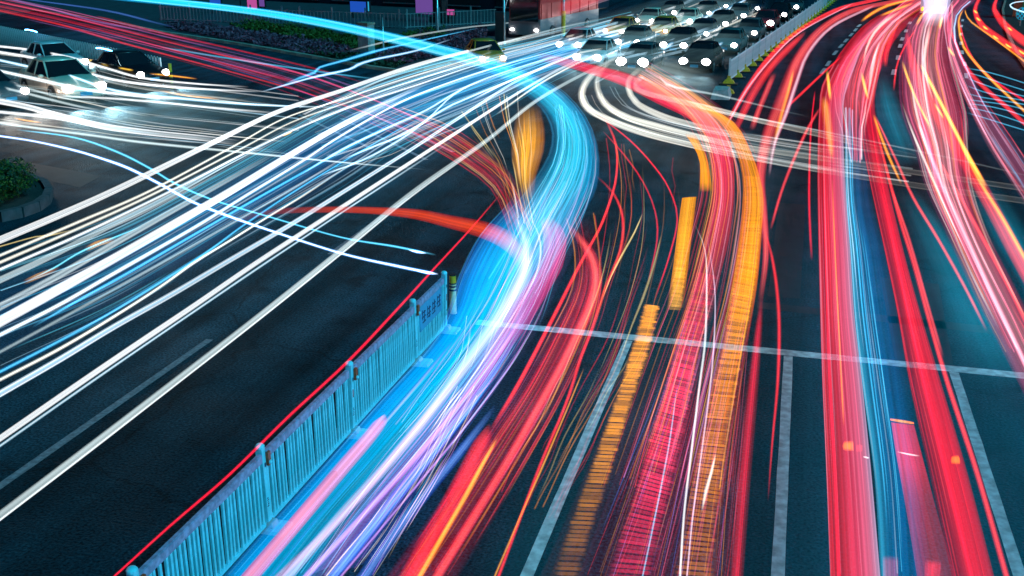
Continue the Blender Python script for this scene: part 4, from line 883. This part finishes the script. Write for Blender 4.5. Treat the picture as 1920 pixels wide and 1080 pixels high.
# added upright sheet of blue light that brightens the fence and veils it cyan
ys_ = np.linspace(21.0, -1.0, 40); t = TM()
t.band(np.array([(-6.05, y, .25) for y in ys_]), np.array([(-5.75, y, 1.15) for y in ys_]), stops((-1,'0090e8',.10),(0,'00b8f8',.3),(1,'00a0f0',.14)), np.clip((21-ys_)/3,0,1), .05, .8, .6, 5)
t.build('bus_light_trail', label='added upright sheet of blue light between the fence and the cyan band', cat='light trail')
for lb, c, pts, h, g_ in (('lilac streak between the hot pink one and the fence','violet',[(850,640,6),(780,725,8),(690,830,8),(590,950,8),(500,1060,8),(480,1084,8)],.5,.45),
 ('soft pink streak on the right of the hot pink one','pink',[(905,640,8),(840,730,12),(750,840,14),(640,970,14),(520,1084,14)],.5,.35),
 ('deep blue streak at the right edge of the blue run','deep',[(960,640,10),(900,735,16),(810,850,20),(720,960,22),(620,1084,24)],.4,.9),
 ('second deep blue streak further right of the blue run','deep',[(930,760,10),(860,850,18),(770,960,22),(680,1084,24)],.4,.6)):
    tube('bus_light_trail', lb, c, pts, h, g_, fade=(.25,0), ribbon=(.8,.8,4))

sb_ = [(1040,200,1100,215),(1045,260,1118,265),(1035,310,1118,325),(1005,365,1100,385),(975,420,1075,440),(945,490,1045,510),(895,580,1005,610),(830,680,940,710),(740,800,850,830)]
strands(None, sb_, 60, ['lilac','cyan','cyan','blue','pink','ice','violet'], (2.1,2.0,1.6,.9,.7), (1.2,2.6), (.25,.75), (.2,.6), name='fine_streaks', label='fine cyan, white and pink lines running through the whole bend', cat='light trail', wav=.015)

strands(None, [(1130,260,1270,300),(1140,340,1275,380),(1135,430,1270,450),(1110,530,1240,560),(1070,640,1200,680),(1010,770,1130,810),(930,930,1050,970)], 34, ['crim','red','crim','gold','orange'], .8, (1.2,3), (.15,.55), (.2,.6), name='fine_streaks', label='loose fine red and gold lines on the dark road right of the bend', cat='light trail', wav=.02)

# ---------------------------------------------------------------- second bus: orange and red bands broken into flicker bars
def multi(name, label, parts):
    """one vehicle's trail with several bands as its parts"""
    root = None
    for nm, secs, st, kw in parts:
        o = band(nm if root else name, None if root else label, secs, st, parent=root, **kw)
        root = root or o
    return root
rsecs = [(1000,96,1008,114),(1060,108,1062,126),(1110,120,1108,140),(1180,138,1165,160),(1250,168,1232,194),(1320,208,1296,226),(1362,250,1328,262),(1374,290,1332,292),(1377,360,1336,360)]
rsecs = [(b_[2],b_[3],b_[0],b_[1]) for b_ in rsecs]
cen = rsecs+[(1320,443,1367,450),(1300,510,1350,520),(1275,600,1332,610),(1248,700,1308,715),(1215,810,1285,830),(1178,940,1258,960),(1130,1084,1232,1090)]
oL = [(1283,250,1304,252),(1300,275,1318,278),(1312,305,1328,305),(1312,360,1336,360)]
oL2 = [(1279,371,1306,369),(1272,420,1300,420),(1262,500,1290,502),(1250,578,1281,580)]
oL3 = [(1205,572,1240,576),(1185,640,1226,642),(1160,720,1200,722),(1128,810,1172,812),(1095,900,1145,902),(1062,990,1115,992),(1030,1084,1090,1086)]
oR = [(1240,178,1262,176),(1290,200,1312,194),(1350,226,1378,230),(1378,280,1408,283),(1392,330,1426,333),(1392,380,1433,380),(1386,443,1428,444),(1372,530,1419,540),(1352,640,1400,645),(1332,720,1387,724),(1305,840,1368,846),(1285,940,1355,950),(1258,1084,1342,1090)]
bb = multi('bus_light_trail','red middle band of the bus turning towards us between orange bands',[
 ('red_band', cen[:12], stops((-1,'ff2048',.95),(0,'ff3860',1.2),(1,'ff2040',.95)), dict(h=1.1, stripe=.7, soft=.25, freq=7, th=.03, fade=(.15,.5), occ=.35, prof=[.8,1,1,1,.8])),
 ('red_band_fade', cen[9:], stops((-1,'c02050',.08),(0,'c02050',.12),(1,'a01840',.07)), dict(h=1.1, stripe=.9, soft=.3, freq=9, th=.15, fade=(.2,0)))])
lo = multi('bus_light_trail','left orange band of the turning bus, stepped in blocks',[
 ('orange_block', oL, stops((-1,'ff9a00',1.1),(0,'ffa818',1.35),(1,'ff9a00',1.0)), dict(h=1.2, stripe=.35, soft=.1, freq=3, th=.02, occ=.4, fade=(.03,.03))),
 ('orange_block', oL2, stops((-1,'ff9c00',1.2),(0,'ffac20',1.4),(1,'ff9800',1.0)), dict(h=1.2, stripe=.6, soft=.15, freq=6, th=.02, occ=.4, fade=(.0,.25), prof=[1,1,.7,.3])),
 ('orange_block', oL3, stops((-1,'b06008',.03),(0,'b06810',.05),(1,'a05808',.02)), dict(h=1.2, stripe=.7, soft=.2, freq=5, th=.12, fade=(.0,0)))])
ro = multi('bus_light_trail','right orange band of the turning bus',[
 ('orange_band', oR[:9], stops((-1,'ff8a00',.5),(-.2,'ff9400',.8),(.5,'ffa010',1.2),(1,'ff8000',.8)), dict(h=1.2, stripe=.75, soft=.12, freq=5, th=.03, occ=.3, fade=(.12,.3))),
 ('orange_fade', oR[7:], stops((-1,'804010',.04),(0,'a05010',.07),(1,'d05820',.14)), dict(h=1.2, stripe=.9, soft=.2, freq=8, th=.12, fade=(.25,0)))])
band('bus_light_trail','pinkish orange glow where the turning bus leaves the jam', [(1180,152,1192,128),(1232,182,1260,150),(1276,210,1330,190),(1320,250,1380,232),(1335,290,1400,290)], stops((-1,'ffb060',.5),(0,'ff9880',.8),(1,'ffa848',.6)), h=1.3, stripe=.4, soft=.6, freq=4, th=.12, fade=(.25,.35))
def comb(parent, secs, col, g, period, w, h, prof, name='flicker_bars'):
    t = TM(); Q, L_, R_ = bedges(secs, h); L2, R2 = extend(L_, False, off(Q[-1][:2]), 3), extend(R_, False, off(Q[-1][:2]), 3)
    G = np.interp(np.linspace(0,1,len(L2)), np.linspace(0,1,len(prof)), prof); t.ticks(L2, R2, lin(col, g), G, period, w)
    return t.build(name, parent=parent, kind='stuff')
comb(lo, oL3, 'ffa020', 1.1, .1, .026, 1.22, [1,1,.9,.65,.4,.22,.12])
comb(lo, oL2, 'ffb840', .6, .125, .05, 1.22, [0,.3,.8,1])
comb(bb, cen[10:], 'ff3058', 1.0, .1, .028, 1.12, [.2,.6,.9,.9,.75,.5,.4])
comb(ro, oR[4:], 'ff9a18', .9, .1, .026, 1.22, [.2,.5,.9,1,.8,.55,.4,.3])
strands(bb, [(1270,600,1410,610),(1225,740,1385,745),(1170,880,1365,880),(1090,1084,1345,1090)], 90, ['red','crim','orange','deep','violet','orange','pink'], 1.0, (1.0,2.0), (.15,.5), (.3,.9))
strands(bb, [(1275,640,1420,650),(1230,780,1410,790),(1180,940,1395,950),(1120,1084,1385,1090)], 30, ['crim','red','pink'], 1.0, (1.5,3.5), (.15,.4), (.4,.9), name='red_lines')
for lb, c, pts, g_ in (
 ('long pale thread down the middle of the flicker bars','white',[(1303,420,2),(1322,470,3),(1325,540,4),(1322,640,5),(1312,720,5),(1296,850,5),(1283,960,5),(1275,1080,5)],.8),
 ('second pale thread right of the first','lilac',[(1325,440,2),(1338,520,3),(1341,580,3),(1336,680,4),(1322,800,4),(1300,960,4),(1288,1080,4)],.6),
 ('short bright flare beside the right flicker bars','cream',[(1342,850,3),(1334,885,7),(1324,920,8),(1316,960,3)],.8),
 ('thin blue thread between red and orange flicker bars','blue',[(1270,720,2),(1255,830,4),(1230,960,4),(1205,1080,4)],.6)):
    tube('lamp_trail', lb, c, pts, 1.0, g_, fade=(.15,.1))
for lb, c, pts, g_ in (('dark red line at the right rim of the flicker bars','crim',[(1428,560,8),(1420,640,16),(1408,760,22),(1395,900,24),(1380,1084,26)],.45),
 ('thin red curve left of the middle lane line','red',[(1432,425,4),(1447,480,7),(1457,545,8),(1461,620,8),(1458,720,7),(1448,830,5),(1440,940,3)],.8)):
    tube('tail_light_trail', lb, c, pts, .8, g_, fade=(.12,.25))
band('tail_light_haze','purple red wash over the flicker bars', [(1190,640,1425,660),(1130,800,1410,810),(1070,950,1395,960),(1010,1084,1385,1092)], stops((-1,'702030',.12),(0,'802850',.24),(1,'902030',.22)), h=.9, stripe=.9, soft=.3, freq=12, th=.1, fade=(.3,0))

# ---------------------------------------------------------------- white curls out of the jam and faint lines across the right
WCT = [('outer white curl turning out of the jam',[(1150,112,6),(1110,140,12),(1093,165,14),(1092,186,14),(1106,206,13),(1140,224,12),(1207,249,11),(1280,268,9),(1380,290,8),(1500,312,7),(1700,345,6),(1930,378,5)],1.0),
 ('second white curl turning out of the jam',[(1150,110,5),(1123,140,10),(1120,166,12),(1136,196,13),(1173,219,12),(1230,236,11),(1300,254,9),(1400,276,7),(1560,300,6),(1930,355,4)],1.0),
 ('third white curl turning out of the jam',[(1205,125,5),(1182,145,10),(1178,165,11),(1194,193,11),(1240,217,11),(1290,232,9),(1360,249,8),(1480,272,6),(1650,300,5)],.95),
 ('innermost white curl under the brightest headlights',[(1210,140,5),(1190,160,9),(1213,175,9),(1280,191,9),(1340,205,8),(1420,225,7),(1560,258,5),(1740,300,4)],.9),
 ('thin curl passing under the black sedan',[(1235,140,3),(1250,158,6),(1290,168,6),(1345,178,5),(1420,196,4),(1520,220,3)],.7),
 ('thin straight line crossing the red lanes on the right',[(1300,200,3),(1450,228,4),(1600,258,4),(1780,296,4),(1930,330,3)],.5)]
for lb, pts, g_ in WCT: tube('headlight_trail', lb, 'cream' if g_ > .75 else 'grey', pts, .75, g_, fade=(.12,.3), prof=[1,1,.9,.45,.2,.12,.1,.08] if len(pts) > 8 else [1,.9,.5,.25,.15], group='white curls out of the jam')
cs = [(1090,180,1175,160),(1110,212,1200,195),(1180,245,1260,218),(1300,275,1360,240),(1480,315,1520,265),(1700,350,1720,290)]
cz = band('headlight_haze','pale veil between the white curls', cs, stops((-1,'c0d8d8',.12),(0,'a0c0c0',.16),(1,'90b0b8',.10)), h=.7, stripe=.8, soft=.6, freq=5, fade=(.15,.5))
strands(cz, cs, 18, ['cream','grey','white'], .75, (1.5,3.5), (.25,.6), (.3,.8))
jsec = [(1130,120,1200,150),(1180,140,1270,120),(1300,165,1345,130),(1350,185,1365,160)]
gl = band('headlight_haze','white glare pooled at the foot of the jam', [(1090,70,1100,150),(1180,85,1190,165),(1270,110,1270,178),(1340,130,1345,190)], stops((-1,'d0f0f0',.08),(0,'d8f4f4',.28),(1,'a0c8c8',.10)), h=.4, stripe=.7, soft=.8, freq=4, fade=(.3,.3))

# ---------------------------------------------------------------- tail light streams on the right
tg = 'tail light streams on the right'
T5 = [(1700,4,1716,6),(1632,38,1655,40),(1590,80,1622,80),(1562,120,1605,120),(1541,160,1590,160),(1536,200,1581,200),(1533,280,1582,280),(1533,360,1586,360),(1535,470,1594,470),(1538,590,1602,590),(1542,720,1617,720),(1550,900,1635,900),(1557,1084,1651,1084)]
t5 = band('tail_light_trail','broad pink column left of the blue lane on the right', T5, stops((-1,'ff2038',.9),(-.72,'ff1830',.7),(-.62,'b02040',.3),(-.45,'ff2840',.85),(.2,'ff4870',.9),(.75,'ff80a8',.8),(1,'f0d0ff',.75)), h=.85, stripe=.45, soft=.12, freq=7, th=.08, occ=.3, prof=[.7,.8,.9,1,1,1,1,1,1])
strands(t5, T5[3:], 26, ['red','salmon','pink','rose','pink','lilac'], .9, (1.2,2.6), (.15,.45), (.25,.9), hj=.06)
T6 = [(1582,200,1640,210),(1586,360,1634,360),(1594,470,1660,470),(1602,590,1684,590),(1617,720,1706,720),(1640,900,1730,900),(1651,1084,1745,1084)]
t6 = band('road_glow_band','deep blue gap of light between the two red columns', T6, stops((-1,'40c8f8',.6),(-.6,'0880c0',.5),(0,'0470b8',.5),(.6,'0458a0',.42),(1,'042858',.2)), h=.6, stripe=.6, soft=.15, freq=6, th=.06, fade=(.3,0))
strands(t6, T6, 14, ['cyan','ice','blue'], .7, (1.2,2.6), (.4,.9), (.3,.9), urange=(-1,0))
T7 = [(1722,6,1750,8),(1660,60,1690,60),(1625,120,1655,122),(1608,190,1640,190),(1618,280,1652,280),(1634,360,1668,360),(1660,480,1696,477),(1683,593,1724,580),(1705,720,1766,722),(1745,900,1815,890),(1785,1084,1865,1084)]
t7 = band('tail_light_trail','heavy red column right of the blue lane', T7, stops((-1,'b02050',.3),(-.6,'e02048',.55),(.1,'ff1838',.95),(.7,'ff2040',.9),(1,'ff3050',.6)), h=.85, stripe=.45, soft=.2, freq=6, th=.08, occ=.35, prof=[.7,.7,.8,.9,1,1,1,1])
strands(t7, T7[3:], 20, ['red','crim','salmon'], .9, (1.2,3), (.25,.6), (.3,.9), hj=.06)
T7b = [(1668,420,1680,420),(1700,560,1712,560),(1735,720,1750,720),(1770,860,1790,860),(1800,1000,1822,1000),(1818,1084,1842,1084)]
TT = [
 ('thin red line hugging the right side of the heavy red column','red',[(1640,230,4),(1668,340,7),(1690,420,8),(1713,493,9),(1745,610,9),(1778,722,10),(1833,890,11),(1887,1080,12)],.85,.9),
 ('second thin red line at the rim of the right lane marking','salmon',[(1672,355,5),(1705,450,6),(1738,565,6),(1768,670,6)],.85,.7),
 ('red streak hugging the median barrier','red',[(1640,0,6),(1570,18,7),(1500,56,8),(1445,105,9),(1405,160,10),(1378,205,9),(1358,240,6)],.85,1.0),
 ('salmon core in the streak hugging the median barrier','rose',[(1600,6,2),(1500,60,3),(1445,112,4),(1400,168,5),(1370,222,4),(1358,245,3)],.95,.7),
 ('wide red streak just right of the barrier one','red',[(1510,60,5),(1478,90,14),(1445,125,16),(1415,170,16),(1392,215,14),(1375,255,8)],.85,.7),
 ('blunt red bar above the white curls','salmon',[(1451,138,11),(1437,172,11),(1422,208,11),(1410,242,11)],.85,.7),
 ('wide salmon stream bending down from the top','salmon',[(1690,0,8),(1600,20,10),(1540,55,14),(1500,105,20),(1480,150,24),(1460,205,26),(1438,262,24),(1425,330,20),(1432,400,14),(1436,480,12),(1425,570,10)],.85,.7),
 ('pink inner line of the wide salmon stream','rose',[(1640,10,4),(1560,50,6),(1515,100,8),(1495,150,9),(1475,210,9),(1452,270,8),(1442,330,6)],.9,.6),
 ('orange red bar at the right rim of the salmon stream','orange',[(1488,130,6),(1478,170,9),(1464,220,9),(1452,266,9)],.9,.6),
 ('red diagonal line cutting across the dark lane','red',[(1580,104,3),(1540,140,5),(1500,178,6),(1474,202,5)],.85,.8),
 ('red diagonal line running down from the broad pink column','salmon',[(1538,202,6),(1515,240,8),(1490,295,8),(1465,360,7),(1445,430,6)],.85,.7),
 ('thin red line ending in the dark lane','crim',[(1528,170,3),(1520,250,4),(1517,360,5),(1519,430,5),(1522,488,5)],.85,.8),
 ('yellow dash at the head of the broad pink column','amber',[(1551,132,6),(1554,160,7),(1557,188,6)],.95,1.0),
 ('orange block at the head of the broad pink column','orange',[(1545,182,14),(1550,215,18),(1556,262,16),(1560,300,8)],.9,.7),
 ('yellow dash in the middle pink stream','amber',[(1615,135,6),(1622,165,7),(1628,186,6)],.95,1.0),
 ('orange line along the left of the pale pink stream','orange',[(1638,215,6),(1648,245,8),(1665,290,8),(1690,345,6)],.95,.9),
 ('yellow dash left of the long yellow line','amber',[(1692,115,6),(1705,155,6),(1722,195,6),(1745,240,6)],.95,.9),
 ('long yellow line inside the right red stream','amber',[(1726,120,6),(1748,162,8),(1778,220,9),(1810,282,9),(1850,352,7)],.95,1.2),
 ('short amber dash left of the long yellow line','amber',[(1752,194,5),(1762,210,6),(1769,222,5)],.95,.9),
 ('red stream carrying the long yellow line','red',[(1700,60,8),(1712,120,16),(1740,180,22),(1775,245,26),(1815,310,26),(1855,380,26),(1905,475,28),(1960,575,28)],.85,.8),
 ('orange core in the lower right red stream','orange',[(1800,270,4),(1840,345,8),(1880,410,10),(1930,500,10)],.9,.8),
 ('thin salmon line left of the pale pink stream','salmon',[(1640,215,4),(1680,300,6),(1712,370,7),(1760,450,7),(1810,540,7),(1850,620,6)],.85,.8),
 ('pale orange core of the pale pink stream','rose',[(1722,230,8),(1760,330,10),(1800,420,11),(1850,530,11),(1900,635,11),(1940,720,10)],.9,.9),
 ('right rim line of the pale pink stream','salmon',[(1760,300,6),(1800,370,8),(1850,460,9),(1900,555,9),(1940,640,8)],.85,.8),
 ('far right red band with yellow dashes','red',[(1835,0,7),(1828,20,9),(1841,47,12),(1869,69,13),(1900,90,13),(1940,112,12)],.85,1.0),
 ('outermost red band below the kiosk','red',[(1868,0,6),(1864,17,10),(1879,41,14),(1898,60,16),(1925,80,18),(1960,100,18)],.85,1.1),
 ('thin orange line beside the far right red band','orange',[(1810,18,2),(1811,26,3),(1822,42,4),(1860,69,4),(1930,122,4)],.9,.8),
 ('orange line winding down the far right lane','orange',[(1806,18,3),(1799,32,4),(1798,50,5),(1807,88,6),(1841,131,6),(1879,169,6),(1925,212,6)],.9,.9),
 ('red line beside the winding orange one','red',[(1785,30,3),(1781,52,4),(1792,81,6),(1809,122,8),(1841,160,9),(1888,201,9),(1930,240,8)],.85,.9),
 ('thin red line between the winding orange one and the dark lane','crim',[(1800,40,3),(1806,70,4),(1825,112,5),(1860,148,5),(1930,195,5)],.85,.9),
 ('amber dash at the left of the far right lane','amber',[(1777,88,5),(1784,98,6),(1790,106,5)],.9,.9),
 ('orange streak at the top of the left pink stream','orange',[(1705,0,5),(1665,10,8),(1635,25,8),(1615,40,6)],.9,1.0),
 ('second orange streak under the top one','orange',[(1712,6,4),(1680,18,6),(1650,30,5)],.9,.9),
 ('orange streak right of the middle lane dashes','orange',[(1740,18,4),(1728,30,7),(1718,48,6)],.9,1.0),
 ('amber streak below the pale van','amber',[(1768,30,4),(1764,42,6),(1762,55,4)],.9,1.0),
 ('red loop beside the middle lane dashes','red',[(1690,20,4),(1680,50,6),(1670,75,9),(1662,100,10),(1660,125,8)],.85,.8),
 ('thin red line crossing the middle lane dashes','red',[(1720,50,3),(1704,75,4),(1690,100,4),(1680,130,4),(1676,170,4)],.85,.8),
]
for lb, c, pts, h, g_ in TT: tube('tail_light_trail', lb, c, pts, h, g_, fade=(.04,.12), group=tg)
for k, (x, y) in enumerate(((1829,22),(1834,36),(1847,52),(1866,70),(1890,86),(1915,98))):
    tube('signal_dash', ['topmost','second','third','fourth','fifth','lowest'][k]+' yellow dash on the far right red band', 'amber', [(x-3-k*.5,y-3-k*.3,3),(x,y,4.5),(x+4+k,y+3+k*.4,3)], .98, 1.2, fade=(.2,.2), group='yellow dashes on the far right red band')
tube('signal_dash', 'yellow dash on the outermost red band', 'amber', [(1889,51,3),(1893,54,4),(1898,58,3)], 1.0, 1.2)
# pale pink streams and wash
P1 = [(1700,-4,1745,6),(1650,40,1690,40),(1600,85,1660,85),(1570,130,1650,130),(1560,180,1640,185),(1575,240,1625,240),(1590,300,1620,300)]
p1 = band('tail_light_trail','pale pink wash of the left stream near the top', P1, stops((-1,'ff2840',.6),(-.3,'ff5870',.6),(.3,'ff7888',.5),(1,'ff4060',.5)), h=.8, stripe=.8, soft=.35, freq=8, th=.08, fade=(0,.4))
strands(p1, P1, 45, ['pink','rose','salmon','red','white','orange'], .9, (1.4,3.6), (.3,.8), (.25,.8), wav=.02, hj=.1)
P2 = [(1735,8,1785,8),(1700,50,1785,50),(1690,100,1782,100),(1685,150,1795,150),(1690,210,1812,210),(1715,280,1815,270),(1735,350,1822,345),(1775,440,1850,430),(1825,550,1905,540),(1880,660,1960,650)]
p2 = band('tail_light_trail','pale pink stream sweeping to the right edge', P2, stops((-1,'e050a0',.3),(-.4,'ff7898',.6),(.1,'ffa0a8',.5),(.6,'ff5078',.5),(1,'d02860',.3)), h=.8, stripe=.75, soft=.35, freq=9, th=.08, occ=.2, prof=[1.1,1,1,.95,.85,.75,.7])
strands(p2, P2, 60, ['pink','rose','pink','white','salmon','red','orange','cream'], .9, (1.4,3.6), (.3,.8), (.2,.7), wav=.01, hj=.1)
P3 = [(1785,0,1830,4),(1770,30,1800,30),(1775,80,1795,80),(1790,140,1820,130),(1815,200,1850,190),(1855,280,1900,260),(1920,380,1960,350)]
p3 = band('tail_light_trail','violet pink stream left of the winding orange line', P3, stops((-1,'ff80a0',.35),(0,'e06090',.35),(1,'a04080',.2)), h=.8, stripe=.8, soft=.4, freq=6, th=.08, prof=[1.2,1,.9,.7,.6])
strands(p3, P3, 30, ['rose','pink','salmon','lilac','blue'], .9, (1.2,3), (.3,.8), (.25,.8))
P4 = [(1730,-6,1785,-4),(1732,12,1780,14),(1730,28,1778,30),(1728,44,1775,46)]
band('bus_light_trail','lilac white block of light at the top of the pink streams', P4, stops((-1,'d8c8ff',.8),(0,'f8f0ff',1.0),(1,'d8c8f8',.8)), h=2.4, stripe=.15, soft=.12, freq=3, th=.3, fade=(0,.35))
# teal light on the right lanes, put in as added glowing bands
C1 = [(1612,300,1720,330),(1640,380,1770,400),(1720,480,1860,480),(1790,600,1960,580),(1840,720,2010,690)]
band('road_glow_band','added teal glow between the red and the pale pink streams', [(1668,350,1720,350),(1705,430,1775,430),(1735,520,1830,515),(1775,640,1890,630),(1810,740,1950,720)], stops((-1,'026078',.2),(0,'0488a8',.46),(.7,'0898b8',.6),(1,'0898b8',.3)), h=.4, stripe=.35, soft=.8, freq=3, th=.06, fade=(.3,.3))
band('road_glow_band','teal glow in the corner right of the pale pink stream', [(1800,330,1870,330),(1850,430,1930,430),(1920,550,1990,540),(1970,660,2030,650)], stops((-1,'0488a8',.4),(0,'0690b0',.45),(1,'045870',.15)), h=.4, stripe=.4, soft=.8, freq=3, th=.06, fade=(.3,.2))
band('road_glow_band','teal glow left of the broad lane where the streams part', [(1640,140,1665,135),(1640,200,1690,195),(1655,260,1715,250),(1680,320,1740,305)], stops((-1,'0478a0',.4),(0,'0488a8',.5),(1,'046888',.25)), h=.4, stripe=.5, soft=.7, freq=3, th=.06, fade=(.3,.3))
band('road_glow_band','blue teal glow along the bottom right lane line', [(1840,740,1990,720),(1890,860,2020,850),(1930,990,2060,990)], stops((-1,'024858',.08),(0,'045878',.22),(1,'044868',.2)), h=.3, stripe=.4, soft=.8, freq=3, th=.06, fade=(.3,.3))
# thin blue arcs above the far right lanes
arcs = [(1812,128,1812,215),(1840,136,1845,222),(1880,146,1890,232),(1930,158,1940,246)]
t = TM()
for k in range(9):
    f_ = k/8; pts = [(a[0]+(a[2]-a[0])*f_, a[1]+(a[3]-a[1])*f_-4*math.sin(i*1.1+k), 2.2) for i, a in enumerate(arcs)]
    tube('x', None, 'blue', pts, 1.2, .55, tm=t, fade=(.2,.2))
t.build('fine_streaks', label='set of thin blue arcs across the far right lanes', cat='light trail', kind='stuff')
tube('lamp_trail','white curve of light above the red and white sign','ice',[(1925,2,2),(1905,4,2),(1894,9,2.4),(1900,16,2.6),(1918,22,2.6)],2.5,1.3,fade=(0,0))
# brake lights caught still for a moment at the bottom right
def flash(label, secs, st, h, g=1): band('brake_light_flash', label, secs, st, h=h, fade=(0.02,.02), stripe=.5, soft=.05, freq=3, th=.015)
flash('orange brake light bar caught still over the blue lane', [(1669,784,1713,791),(1670,789,1714,796)], stops((-1,'ff7a10',1.6),(0,'ff9a20',1.8),(1,'ff7a10',1.6)), 1.2)
band('brake_light_trail','red trail hanging below the orange brake light bar', [(1671,792,1714,797),(1680,850,1730,858),(1690,905,1745,915),(1705,990,1768,1000),(1720,1084,1795,1090)], stops((-1,'ff2038',.8),(0,'ff2840',.85),(1,'e01838',.7)), h=1.15, fade=(0,0), stripe=.4, soft=.08, freq=4, th=.015, prof=[1,.95,.45,.35,.3])
flash('left amber lamp grid caught still in the pink column', [(1583,827,1600,826),(1580,836,1600,838),(1582,845,1601,846)], stops((-1,'ff6a10',.9),(0,'ff8a18',1.3),(1,'ff7a10',1)), 1.0)
flash('right amber lamp grid caught still in the red column', [(1785,855,1797,853),(1783,862,1800,862),(1784,870,1800,871)], stops((-1,'ff6a10',.9),(0,'ff8a18',1.3),(1,'ff7a10',1)), 1.0)
flash('faint second lamp beside the left amber grid', [(1606,833,1617,833),(1606,848,1617,848)], stops((-1,'ff4040',.5),(1,'ff4040',.5)), 1.0)
flash('red square patch at the bottom edge left of the red trail', [(1655,1041,1684,1043),(1656,1084,1684,1086)], stops((-1,'e03050',.4),(1,'d03050',.35)), .9)
flash('red square patch at the bottom edge right of the red trail', [(1735,1048,1765,1052),(1733,1084,1762,1086)], stops((-1,'c02040',.5),(0,'ff2840',.8),(1,'c02040',.5)), .9)
tube('lamp_flash','small white glint between the two amber lamp grids','white',[(1682,847,2),(1705,852,3),(1725,855,2)],1.0,.8)
tube('lamp_flash','small white glint right of the left amber grid','white',[(1618,856,3),(1630,859,4)],1.0,.8)

# added glowing veils that tint the dark road teal, right lanes and junction
band('road_glow_band','dark teal veil over the near right lanes', [(1440,300,1960,330),(1420,480,1990,520),(1380,680,2020,720),(1340,900,2060,920),(1300,1100,2100,1100)], stops((-1,'024458',.36),(0,'034e64',.42),(1,'045c78',.5)), h=.25, stripe=.3, soft=.5, freq=3, th=.05, fade=(.3,0))
band('road_glow_band','dark teal veil over the middle of the junction', [(1110,180,1400,200),(1130,300,1500,300),(1120,460,1460,470),(1060,640,1400,650),(960,860,1200,860),(860,1100,1100,1100)], stops((-1,'033c4c',.2),(0,'034858',.36),(1,'034858',.3)), h=.25, stripe=.3, soft=.6, freq=3, th=.05, fade=(.3,0))

band('bus_light_trail','red glow along the side of the bus at the top edge', [(1043,8,1046,32),(1075,-6,1080,22),(1110,-20,1112,10),(1142,-34,1142,0)], stops((-1,'ff2030',.18),(0,'ff3048',.35),(.6,'ff4058',.35),(1,'e8c0d0',.4)), h=2.6, stripe=.8, soft=.2, freq=5, th=.1, fade=(.05,.2))  # added glow that brightens the red side of the bus

jg = [(1030,60,1100,150),(1110,30,1180,150),(1200,5,1270,150),(1300,-20,1360,120),(1400,-50,1450,70)]
jz = band('headlight_haze','blue white glare hanging over the traffic jam', jg, stops((-1,'80b8c8',.07),(0,'a0d8e0',.17),(1,'90c8d0',.09)), h=1.2, stripe=.8, soft=.6, freq=5, fade=(.25,.2))
strands(jz, [(1060,70,1110,128),(1150,45,1220,110),(1260,12,1330,80),(1370,-30,1440,40)], 44, ['white','ice','cream','ice'], 1.0, (2,6), (.4,1.1), (.1,.35))
for k, (x, y) in enumerate(((1335,93),(1395,48),(1300,56),(1255,86),(1368,18),(1225,42),(1330,30),(1185,66))):
    tube('headlight_trail', ['short white flare between the two front dark cars','short white flare along the second row by the barrier','short white flare in the heart of the jam','short white flare above the brightest headlights','short white flare at the top by the barrier','short white flare among the taxis','short white flare near the top of the jam','short white flare beside the dark silver car'][k], 'ice', [(x-26,y+15,3),(x-8,y+4,8),(x+10,y-7,8),(x+28,y-18,3)], .75, .9, fade=(.3,.3), group='short flares in the jam')

for lb, pts in (('cream hot core high in the left pink stream',[(1690,20,4),(1662,38,7),(1640,60,7),(1625,90,5),(1618,120,3)]),('second cream core lower in the left pink stream',[(1650,75,3),(1640,105,6),(1633,140,6),(1628,180,3)]),
 ('cream hot core under the lilac block',[(1745,40,4),(1738,75,7),(1733,110,7),(1738,150,5),(1750,190,3)]),('short cream core beside the middle lane dashes',[(1708,150,3),(1716,200,6),(1730,255,6),(1748,310,3)]),('long cream core along the pale pink stream',[(1690,190,3),(1712,250,5),(1742,320,6),(1775,395,5),(1810,470,3)])):
    tube('tail_light_trail', lb, 'cream', pts, .95, .6, fade=(.25,.25), group=tg)
for lb, c, pts, g_ in (('crimson vein in the broad pink column','crim',[(1545,240,6),(1546,360,7),(1550,520,8),(1556,720,9),(1566,900,10),(1573,1084,10)],.7),('crimson vein in the heavy red column','crim',[(1645,330,5),(1676,460,7),(1704,590,8),(1738,740,9),(1780,910,10),(1822,1084,10)],.8),('orange vein in the broad pink column','orange',[(1560,330,3),(1566,480,4),(1574,640,4),(1582,800,4)],.6)):
    tube('tail_light_trail', lb, c, pts, .9, g_, fade=(.2,.1), group=tg)

strands(bb, [(1190,150,1220,118),(1250,190,1300,165),(1285,235,1375,225),(1305,290,1415,285),(1308,360,1432,360),(1285,450,1430,445),(1255,550,1418,550),(1215,650,1400,655),(1170,770,1380,775),(1120,900,1362,905)], 80, ['orange','red','amber','pink','crim','rose','orange'], 1.15, (1.2,3), (.25,.7), (.25,.8), name='fine_lines')
